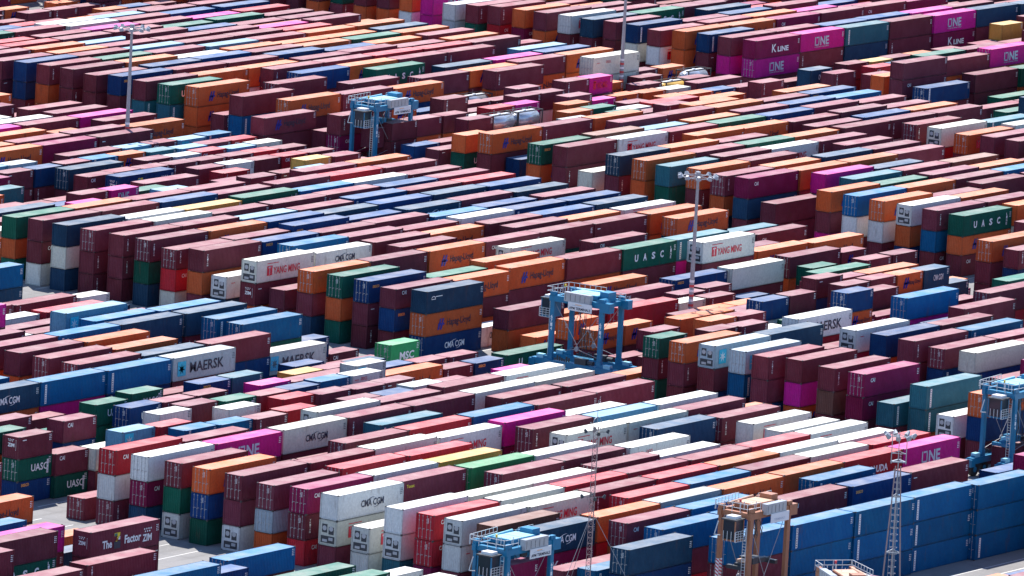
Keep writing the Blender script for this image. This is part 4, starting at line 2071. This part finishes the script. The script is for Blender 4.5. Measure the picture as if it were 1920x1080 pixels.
# ------------------------------------------------------------------ ground
M, n, b = mat('yard_concrete'); g = nd(n, 'ShaderNodeNewGeometry')
def gn(scale, det, sc=(1, 1, 1)):
    mp = nd(n, 'ShaderNodeMapping'); n.links.new(g.outputs['Position'], mp.inputs[0]); mp.inputs[3].default_value = sc
    x = nd(n, 'ShaderNodeTexNoise'); n.links.new(mp.outputs[0], x.inputs[0]); x.inputs['Scale'].default_value = scale; x.inputs['Detail'].default_value = det; return x.outputs[0]
c = mix(n, rng(n, gn(.08, 6), .35, .65, 0, .6), (.2, .197, .2), (.13, .13, .135))
c = mix(n, rng(n, gn(.5, 5, (.12, 1, 1)), .52, .66, 0, .55), c, (.12, .12, .12))
c = mix(n, rng(n, gn(.6, 5, (1, .15, 1)), .55, .68, 0, .4), c, (.11, .11, .115))
c = mix(n, rng(n, gn(3, 4), .6, .75, 0, .3), c, (.45, .44, .42))
n.links.new(c, b.inputs['Base Color']); b.inputs['Roughness'].default_value = .85
gm = MB(); gm.quad((-3500, -3500, 0), (4500, -3500, 0), (4500, 4500, 0), (-3500, 4500, 0)); o = link('yard_ground', gm.mesh('yard_ground', [M])); o['kind'] = 'structure'
pm = MB(); ML = plain('road_marking_paint', (.62, .62, .6), .7, 0, .4)
for xa, xb in ((-297, -188), (-183, -84), (-70, 29), (41, 140)):
    for k in range(-44, 60):
        y = 651.2+4.53*k-640-1.05
        if y < -131: continue
        pm.quad((xa, y-.07, .004), (xb, y-.07, .004), (xb, y+.07, .004), (xa, y+.07, .004))
for y in (-133.2, -141, -148.5): pm.quad((-400, y-.1, .004), (300, y-.1, .004), (300, y+.1, .004), (-400, y+.1, .004))
o = link('lane_markings', pm.mesh('lane_markings', [ML])); o['kind'] = 'structure'
# ------------------------------------------------------------------ straddle carriers
def straddle(loc, rz, label, sp, ga, ht, orange=False, load=None, loadz=0.2, flip=False, bare=False):
    body, pale = (M_ORNG, M_ORNG_L) if orange else (M_TURQ, M_TURQ_L)
    t = thing('straddle_carrier', label, 'straddle carrier', loc, rz, 'straddle carriers working in the yard')
    hx, hy = sp/2, ga/2; sx = -1 if not flip else 1
    for x in (-hx, hx):
        for y in (-hy, hy):
            q = MB(); q.box(x-.3, y-.2, 2.2, x+.3, y+.2, ht+.25); q.box(x-.36, y-.26, 2.0, x+.36, y+.26, 2.9); q.box(x-.4, y-.24, ht-.2, x+.4, y+.24, ht+.3)
            if orange and x == sx*hx and y > 0:
                q.box(x-.31, y-.21, 2.9, x+.31, y+.21, 7.6, 1)
                for i in range(12):
                    z = 3.0+i*.38; q.v += [(x-.318, y-.215, z), (x-.318, y+.215, z+.25), (x-.318, y+.215, z+.42), (x-.318, y-.215, z+.17)]; j = len(q.v); q.f.append((j-4, j-3, j-2, j-1)); q.m.append(2)
                    q.v += [(x-.31, y-.216, z+.25), (x+.31, y-.216, z), (x+.31, y-.216, z+.17), (x-.31, y-.216, z+.42)]; j = len(q.v); q.f.append((j-4, j-3, j-2, j-1)); q.m.append(2)
            l_ = link('leg', q.mesh('leg', [body, M_WHITE, M_RED]), t)
            if not orange and y < 0:
                s = Sign(); s.vtext('6714', .1, ht-4.6, .3, 2.0, 'white'); link('number_marking', s.mesh('number_marking', y-.215), l_, (x-.25, 0, 0))
    ht -= 1.0
    for y in (-hy, hy):
        q = MB(); q.box(-hx-2.6, y-.42, 1.5, hx+2.6, y+.42, 2.25)
        for x in (-hx-2.5, hx+2.5): q.box(x-.45, y-.5, 1.2, x+.45, y+.5, 2.1)
        q.beam((-hx-.3, y, 2.2), (-hx-1.9, y, 2.0), .5, .9); q.beam((hx+.3, y, 2.2), (hx+1.9, y, 2.0), .5, .9)
        link('side_beam', q.mesh('side_beam', [body]), t)
        for x in (-hx-1.7, -hx+.4, hx-.4, hx+1.7):
            q = MB(); q.tube((x, y-.25, .8), (x, y+.25, .8), .8, 18); w = link('wheel', q.mesh('wheel', [M_RUBBER]), t)
            r = MB(); r.tube((x, y-.27, .8), (x, y+.27, .8), .36, 10); link('rim', r.mesh('rim', [body]), w)
        q = MB(); q.box(-hx-.5, y-.24, ht+.1, hx+.5, y+.24, ht+.85); link('top_beam', q.mesh('top_beam', [body]), t)
        q = MB()
        for i in range(7): q.box(-hx+.8+i*.35, y-.3+.6*(y > 0)-.05, 2.3, -hx+1.05+i*.35, y+.3-.6*(y < 0), 2.6+.35*((i*3) % 4)/3)
        q.box(.2, y-.4, 2.25, 1.9, y+.3, 3.0); q.tube((2.1, y-.1, 2.6), (2.9, y-.1, 2.6), .28, 10)
        link('drive_motor', q.mesh('drive_motor', [M_DARK]), t)
        q = MB(); q.box(-hx-1.9, y-.32, 2.25, -hx-.9, y+.32, 2.75); q.box(hx+.8, y-.3, 2.25, hx+1.8, y+.3, 2.7); link('wheel_cover', q.mesh('wheel_cover', [pale]), t)
    q = MB()
    for x in (-hx, -hx*.3, hx*.35, hx): q.box(x-.28, -hy-.2, ht+.15, x+.28, hy+.2, ht+.75)
    link('cross_beam', q.mesh('cross_beam', [body]), t)
    q = MB(); q.box(-hx*.55, -hy*.55, ht+.85, hx*.6, hy*.75, ht+1.35, 0); q.box(-hx*.5, -hy*.5, ht+1.35, -.05, hy*.7, ht+1.42, 1); q.box(.05, -hy*.5, ht+1.35, hx*.55, hy*.7, ht+1.42, 1)
    q.box(hx*.6, -hy*.3, ht+.8, hx*.95, hy*.5, ht+1.9, 0); q.tube((-hx*.8, hy*.85, ht+1.3), (hx*.5, hy*.85, ht+1.5), .16, 8, 1)
    q.tube((hx*.9, -hy-.1, ht+.75), (hx*.9, -hy+1.4, ht+.75), .55, 14, 0)
    q.box(hx-.2, -hy-.35, ht-.3, hx+1.3, -hy+.7, ht+.9, 0); q.box(hx-.2, hy-.5, ht-.2, hx+1.3, hy+.5, ht+.9, 0)
    link('machinery_deck', q.mesh('machinery_deck', [body, pale]), t)
    for i, (x0, x1, y, hh) in enumerate(((-hx*.45, hx*.6, -hy-.35, 1.1), (-hx*.2, hx*.5, hy+.3, .7))):
        q = MB(); q.box(x0, y-.35, ht+.45, x1, y+.35, ht+.45+hh, 0); q.box(x0-.02, y-.37, ht+.45+hh, x1+.02, y+.37, ht+.5+hh, 1)
        for j in range(5): q.box(x0+.2+j*(x1-x0)/5.3, y-.365, ht+.6, x0+.25+j*(x1-x0)/5.3, y-.35, ht+.3+hh, 2)
        link('power_pack', q.mesh('power_pack', [M_GREYBOX, M_LAMP, M_DARK]), t)
    q = MB(); q.box(-hx*.25, -hy-.82, ht-.55, hx*.72, -hy-.76, ht+.5); sg = link('sign_board', q.mesh('sign_board', [M_SIGN]), t)
    if not orange:
        s = Sign(); s.text('APM TERMINALS', -hx*.2, ht-.4, hx*.87, .34, 'dark', bold=.03); s.rect(-hx*.1, ht+.1, hx*.5, .06, 'grey'); s.rect(hx*.05, ht+.22, hx*.25, .07, 'orange'); link('lettering', s.mesh('lettering', -hy-.83), sg)
    else:
        s = Sign(); s.text('TERMINALS', -hx*.1, ht-.3, hx*.6, .26, 'grey', bold=.02); link('lettering', s.mesh('lettering', -hy-.83), sg)
    rl = MB()
    def rail(p, q_, h=1.05, n_=4):
        p = Vector(p); q_ = Vector(q_)
        for i in range(n_+1): a = p.lerp(q_, i/n_); rl.beam(a, a+Vector((0, 0, h)), .05, .05)
        for hh in (h, h*.5): rl.beam(p+Vector((0, 0, hh)), q_+Vector((0, 0, hh)), .05, .05)
    rail((-hx-.9, -hy-.2, ht+.8), (-hx-.9, hy+.2, ht+.8)); rail((-hx-.9, hy+.3, ht+.8), (hx*.2, hy+.8, ht+.8), 1.05, 7); rail((-hx-.9, -hy-.2, ht+.8), (-hx*.6, -hy-.2, ht+.8), 1.05, 2); rail((hx*.6, hy*.6, ht+.9), (hx+1.1, hy*.6, ht+.9), .9, 3)
    for i in range(5): rl.beam((-hx*.9+i*.55, -hy*.6+(i % 3)*.8, ht+.8), (-hx*.9+i*.55, -hy*.6+(i % 3)*.8, ht+1.5+.25*(i % 2)), .07, .07)
    link('railing', rl.mesh('railing', [M_RAIL]), t)
    # cabin hung from the end
    cx = sx*(hx+.3); q = MB()
    x0, x1 = (cx-1.9, cx-.2) if sx < 0 else (cx+.2, cx+1.9); y0, y1 = -hy*.75, hy*.15; zt = ht+.15
    q.box(x0, y0, zt-2.3, x1, y1, zt-2.15, 0); q.box(x0-.1, y0-.1, zt-.05, x1+.1, y1+.1, zt+.1, 2); q.box(x0, y0, zt-2.15, x0+.12, y0+.12, zt-.05, 0); q.box(x0, y1-.12, zt-2.15, x0+.12, y1, zt-.05, 0); q.box(x1-.12, y0, zt-2.15, x1, y1, zt-.05, 0)
    q.box(x0+.3, y0+.25, zt+.1, x1-.3, y1-.25, zt+.4, 3)
    cb_ = link('cabin', q.mesh('cabin', [body, M_GLASS, M_DARK, M_SIGN]), t)
    q = MB(); q.box(x0+.05, y0+.05, zt-2.1, x1-.13, y1-.05, zt-.08); link('window', q.mesh('window', [M_GLASS]), cb_)
    q = MB(); q.box(x0+.8, (y0+y1)/2-.3, zt-2.1, x0+1.4, (y0+y1)/2+.3, zt-1.0); link('seat', q.mesh('seat', [M_DARK]), cb_)
    q = MB()
    for i in range(5): q.beam((x0-.1, y0-.15, zt-2.3+i*.28), (x1+.3, y0-.15, zt-2.3+i*.28), .05, .05)
    for i in range(5): q.beam((x0-.1+i*.5, y0-.15, zt-2.3), (x0-.1+i*.5, y0-.15, zt-1.15), .05, .05)
    for i in range(4): q.beam((x0-.15, y0-.1+i*.5, zt-2.3), (x0-.15, y0-.1+i*.5, zt-1.2), .05, .05)
    q.beam((x0-.5, y1+.2, zt-.2), (x0-.7, y1+.5, zt-1.7), .09, .09); q.beam((x0-.7, y1+.5, zt-1.7), (x0, y1+.2, zt-1.8), .09, .09)
    link('cabin_guard', q.mesh('cabin_guard', [M_RAIL]), cb_)
    q = MB(); lx = sx*hx+sx*.55; 
    for e in (-.22, .22): q.beam((lx, -hy+.3+e, 2.2), (lx, -hy+.3+e, ht), .045, .045)
    for i in range(int((ht-2.4)/.32)): q.beam((lx, -hy+.08, 2.4+i*.32), (lx, -hy+.52, 2.4+i*.32), .03, .03)
    link('ladder', q.mesh('ladder', [M_RAIL]), t)
    q = MB()
    for y in (-hy+.25, hy-.25):
        q.beam((-hx, y, ht), (hx*.1, y, ht*.42), .05, .05); q.beam((hx, y, ht), (-hx*.1, y, ht*.42), .05, .05); q.beam((-hx+.1, y, 3.2), (0, y, ht*.42), .05, .05); q.beam((hx-.1, y, 3.2), (0, y, ht*.42), .05, .05)
        q.tube((0, y-.1, ht*.42), (0, y+.1, ht*.42), .3, 10)
    link('tie_rod', q.mesh('tie_rod', [M_POLE]), t)
    q = MB(); cr = random.Random(4)
    for i in range(9):
        px, py, pz = -hx*.3+cr.uniform(-.4, 1.6), cr.uniform(-hy*.5, hy*.5), ht
        for j in range(8):
            nx, ny, nz = px+cr.uniform(-.25, .25), py+cr.uniform(-.12, .12), pz-(ht-loadz-3.4)/8.2; q.tube((px, py, pz), (nx, ny, nz), .035, 4); px, py, pz = nx, ny, nz
    link('hoist_cable', q.mesh('hoist_cable', [M_DARK]), t)
    zl = loadz+(2.896 if load else 0)
    q = MB(); q.box(-2.9, -.35, zl+.35, 2.9, .35, zl+.75, 0)
    for x in (-3.0, 3.0): q.box(x-.25, -1.15, zl+.1, x+.25, 1.15, zl+.5, 0)
    q.box(-1.2, -.9, zl+.5, -.1, .9, zl+1.2, 0); q.box(.2, -.8, zl+.5, 1.4, .8, zl+1.0, 1); q.box(-2.3, -.5, zl+.75, -1.5, .5, zl+1.05, 2)
    link('spreader', q.mesh('spreader', [M_DARK if orange else body, M_DARK, pale]), t)
    q = MB(); q.tube((sx*(hx*.9), -hy*.1, ht+.8), (sx*(hx*.9), -hy*.1, ht+1.75), .05, 6, 0); q.tube((sx*(hx*.9), -hy*.1, ht+1.75), (sx*(hx*.9), -hy*.1, ht+2.05), .13, 8, 1)
    link('beacon', q.mesh('beacon', [M_RAIL, M_YEL if not orange else M_RED]), t)
    if load:
        d = shell(6.058, 2.591 if 0 else 2.896, False, 0)
        k = thing('shipping_container', load[1], 'container', (loc[0]-3.03*math.cos(rz)+1.22*math.sin(rz), loc[1]-3.03*math.sin(rz)-1.22*math.cos(rz), loadz), rz, GROUP[1])
        for nm in ('body', 'frame', 'roof'): link(nm, d[nm], k, color=vary(PAL[load[0]], 99))
        ms, me = logo('T', 6.058, load[0]); link('lettering', ms, k)
    return t
straddle((-65, -32.3, 0), math.radians(-90), 'turquoise straddle carrier standing in the middle aisle, empty between its four legs', 7.4, 4.2, 10.5)
straddle((45.1, 80.4, 0), 0, 'farthest turquoise straddle carrier, over a brown row in the upper yard', 8.2, 4.1, 10.6, load=('m', 'brown short container held inside the farthest turquoise straddle carrier'), loadz=4.2)
straddle((-199, -116.6, 0), 0, 'turquoise straddle carrier cut by the bottom edge, carrying a crimson container', 8.0, 4.1, 10.6, load=('d', 'crimson container hanging in the turquoise straddle carrier at the bottom edge'), loadz=5.4)
straddle((-74.3, -101.3, 0), 0, 'turquoise straddle carrier at the right edge lowering a brown container', 7.6, 4.2, 10.6, load=('m', 'brown short container under the turquoise straddle carrier at the right edge'), loadz=0.6)
straddle((-173.5, -130.2, 0), 0, 'tall rusty orange straddle carrier with a striped leg before the blue wall', 7.2, 3.8, 13.3, orange=True, loadz=6.5)
straddle((-195.6, -156.6, 0), math.radians(-128), 'orange straddle carrier of which only the top deck shows at the bottom edge', 7.2, 3.6, 12.6, orange=True, loadz=4)
# ------------------------------------------------------------------ masts
def lamp_mast(loc, H, label):
    t = thing('lamp_mast', label, 'lamp mast', loc, 0, 'tall lamp masts between the container rows')
    q = MB(); q.tube((0, 0, .3), (0, 0, H), .36, 16, 0, .17); q.box(-.6, -.6, 0, .6, .6, .3)
    p = link('pole', q.mesh('pole', [M_POLE]), t)
    q = MB()
    for i in range(7): z = H-13.6-i*.62; r = .36-.19*(z/H)+.01; q.tube((0, 0, z-.31), (0, 0, z), r+.012, 16, i % 2)
    link('warning_band', q.mesh('warning_band', [M_WHITE, M_RED]), p)
    q = MB(); R_ = 2.0
    for i in range(16): a = 2*math.pi*i/16; b_ = 2*math.pi*(i+1)/16; q.beam((R_*math.cos(a), R_*math.sin(a), H-.3), (R_*math.cos(b_), R_*math.sin(b_), H-.3), .09, .12)
    for i in range(4): a = math.pi*i/2; q.beam((0, 0, H-.3), (R_*math.cos(a), R_*math.sin(a), H-.3), .08, .1)
    q.tube((0, 0, H-.6), (0, 0, H+.35), .3, 10)
    hd = link('lamp_ring', q.mesh('lamp_ring', [M_POLE]), t)
    for i in range(10):
        a = 2*math.pi*i/10; q = MB(); cx, cy = (R_+.35)*math.cos(a), (R_+.35)*math.sin(a)
        q.beam((R_*math.cos(a), R_*math.sin(a), H-.3), (cx, cy, H-.25), .08, .08); q.tube((cx, cy, H-.35), (cx+.15*math.cos(a), cy+.15*math.sin(a), H+.05), .36, 10, 0, .2)
        link('floodlight', q.mesh('floodlight', [M_LAMP]), hd)
lamp_mast((-950+968.5, -640+745.2, 0), 20.3, 'slim lamp mast with round lamp head in the upper left of the yard')
lamp_mast((-950+1076.5, -640+735.4, 0), 21.5, 'lamp mast cut by the top edge, its grey pole right of centre')
lamp_mast((-950+916.5, -640+613.4, 0), 22.0, 'lamp mast with round lamp head and red bands right of the middle carrier')
lamp_mast((-950+1088.2, -640+855.0, 0), 22.0, 'lamp mast at the top left corner of which only the thick foot shows')
# guyed lattice mast
t = thing('lattice_mast', 'thin guyed lattice mast with whip aerial between the bottom turquoise and orange carriers', 'mast', (-950+750, -640+512.9, 0))
q = MB(); H = 24.6; R_ = .33
cor = [(R_*math.cos(a), R_*math.sin(a)) for a in (0, 2.094, 4.189)]
for x, y in cor: q.tube((x, y, 0), (x, y, H), .035, 5)
for i in range(int(H/.6)):
    z = i*.6
    for k in range(3): a = cor[k]; b_ = cor[(k+1) % 3]; q.beam((*a, z), (*b_, z+.6), .03, .03); q.beam((*a, z), (*b_, z), .03, .03)
link('lattice', q.mesh('lattice', [M_LATT]), t)
q = MB(); q.tube((0, 0, H), (0, 0, H+2.8), .03, 5); 
for i in range(14): a = math.pi*2*i/14; b_ = math.pi*2*(i+1)/14; q.beam((.8*math.cos(a), 0, H+.2+.8*math.sin(a)), (.8*math.cos(b_), 0, H+.2+.8*math.sin(b_)), .04, .04)
link('aerial', q.mesh('aerial', [M_POLE]), t)
for z in (H-.6, 17.0):
    for k in range(4):
        a = math.pi/4+math.pi/2*k; q = MB(); q.beam((.2*math.cos(a), .2*math.sin(a), z), (1.1*math.cos(a), 1.1*math.sin(a), z), .05, .05); q.tube((1.1*math.cos(a), 1.1*math.sin(a), z-.1), (1.3*math.cos(a), 1.3*math.sin(a), z+.25), .22, 8, 0, .12)
        link('floodlight', q.mesh('floodlight', [M_DARK]), t)
for k in range(3):
    a = 1.0+2.094*k; q = MB(); q.tube((0, 0, 15.5), (9*math.cos(a), 9*math.sin(a), 0), .022, 4); link('guy_wire', q.mesh('guy_wire', [M_POLE]), t)
# three-legged light tower
t = thing('lamp_tower', 'three-legged lattice lamp tower standing before the wall of blue containers', 'lamp tower', (-950+771.2, -640+488.6, 0))
H = 25.0; q0 = [(math.cos(a), math.sin(a)) for a in (.6, .6+2.094, .6+4.189)]
def rad(z): return .3+max(0, (21.5-z))*.062
for x, y in q0:
    q = MB(); q.tube((x*rad(0), y*rad(0), 0), (x*rad(21.5), y*rad(21.5), 21.5), .1, 8, 0, .07); q.tube((x*rad(6.5)*1.0, y*rad(6.5), 6.0), (x*rad(7.2), y*rad(7.2), 7.0), .115, 8, 1); q.tube((x*rad(7.2), y*rad(7.2), 7.0), (x*rad(8), y*rad(8), 7.6), .115, 8, 2)
    link('leg', q.mesh('leg', [M_LATT, M_WHITE, M_RED]), t)
q = MB()
for z in (12.2, 18.2):
    for k in range(3): a = q0[k]; b_ = q0[(k+1) % 3]; q.beam((a[0]*rad(z), a[1]*rad(z), z), (b_[0]*rad(z), b_[1]*rad(z), z), .12, .12); q.beam((a[0]*rad(z), a[1]*rad(z), z), (0, 0, z+.3), .1, .1)
link('platform', q.mesh('platform', [M_LAMP]), t)
q = MB(); q.tube((0, 0, 9.2), (0, 0, 22.0), .06, 6)
for i in range(17):
    z = 9.2+i*.7
    for k in range(8): a = math.pi*2*k/8; b_ = math.pi*2*(k+1)/8; r = min(.42, rad(z)*.9); q.beam((r*math.cos(a), r*math.sin(a), z), (r*math.cos(b_), r*math.sin(b_), z), .035, .035)
for k in (0, 3, 5): a = math.pi*2*k/8; q.beam((.4*math.cos(a), .4*math.sin(a), 9.2), (.4*math.cos(a), .4*math.sin(a), 21), .03, .03)
link('caged_ladder', q.mesh('caged_ladder', [M_POLE]), t)
q = MB()
for k in range(3):
    x, y = q0[k]; q.tube((x*.9, y*.9, 21.8), (x*.9, y*.9, 25), .05, 5)
    a = q0[(k+1) % 3]; q.beam((x*.9, y*.9, 22), (a[0]*.9, a[1]*.9, 22), .2, .12); q.beam((x*.9, y*.9, 24.7), (a[0]*.9, a[1]*.9, 24.7), .07, .07); q.beam((x*.9, y*.9, 22.9), (a[0]*.9, a[1]*.9, 22.9), .05, .05)
link('crown_platform', q.mesh('crown_platform', [M_LAMP]), t)
for k in range(7):
    a = math.pi*2*k/7; q = MB(); q.tube((1.3*math.cos(a), 1.3*math.sin(a), 24.6), (1.75*math.cos(a), 1.75*math.sin(a), 25.0), .3, 9, 0, .16); q.beam((.8*math.cos(a), .8*math.sin(a), 24.7), (1.3*math.cos(a), 1.3*math.sin(a), 24.7), .05, .05); link('floodlight', q.mesh('floodlight', [M_LAMP]), t)
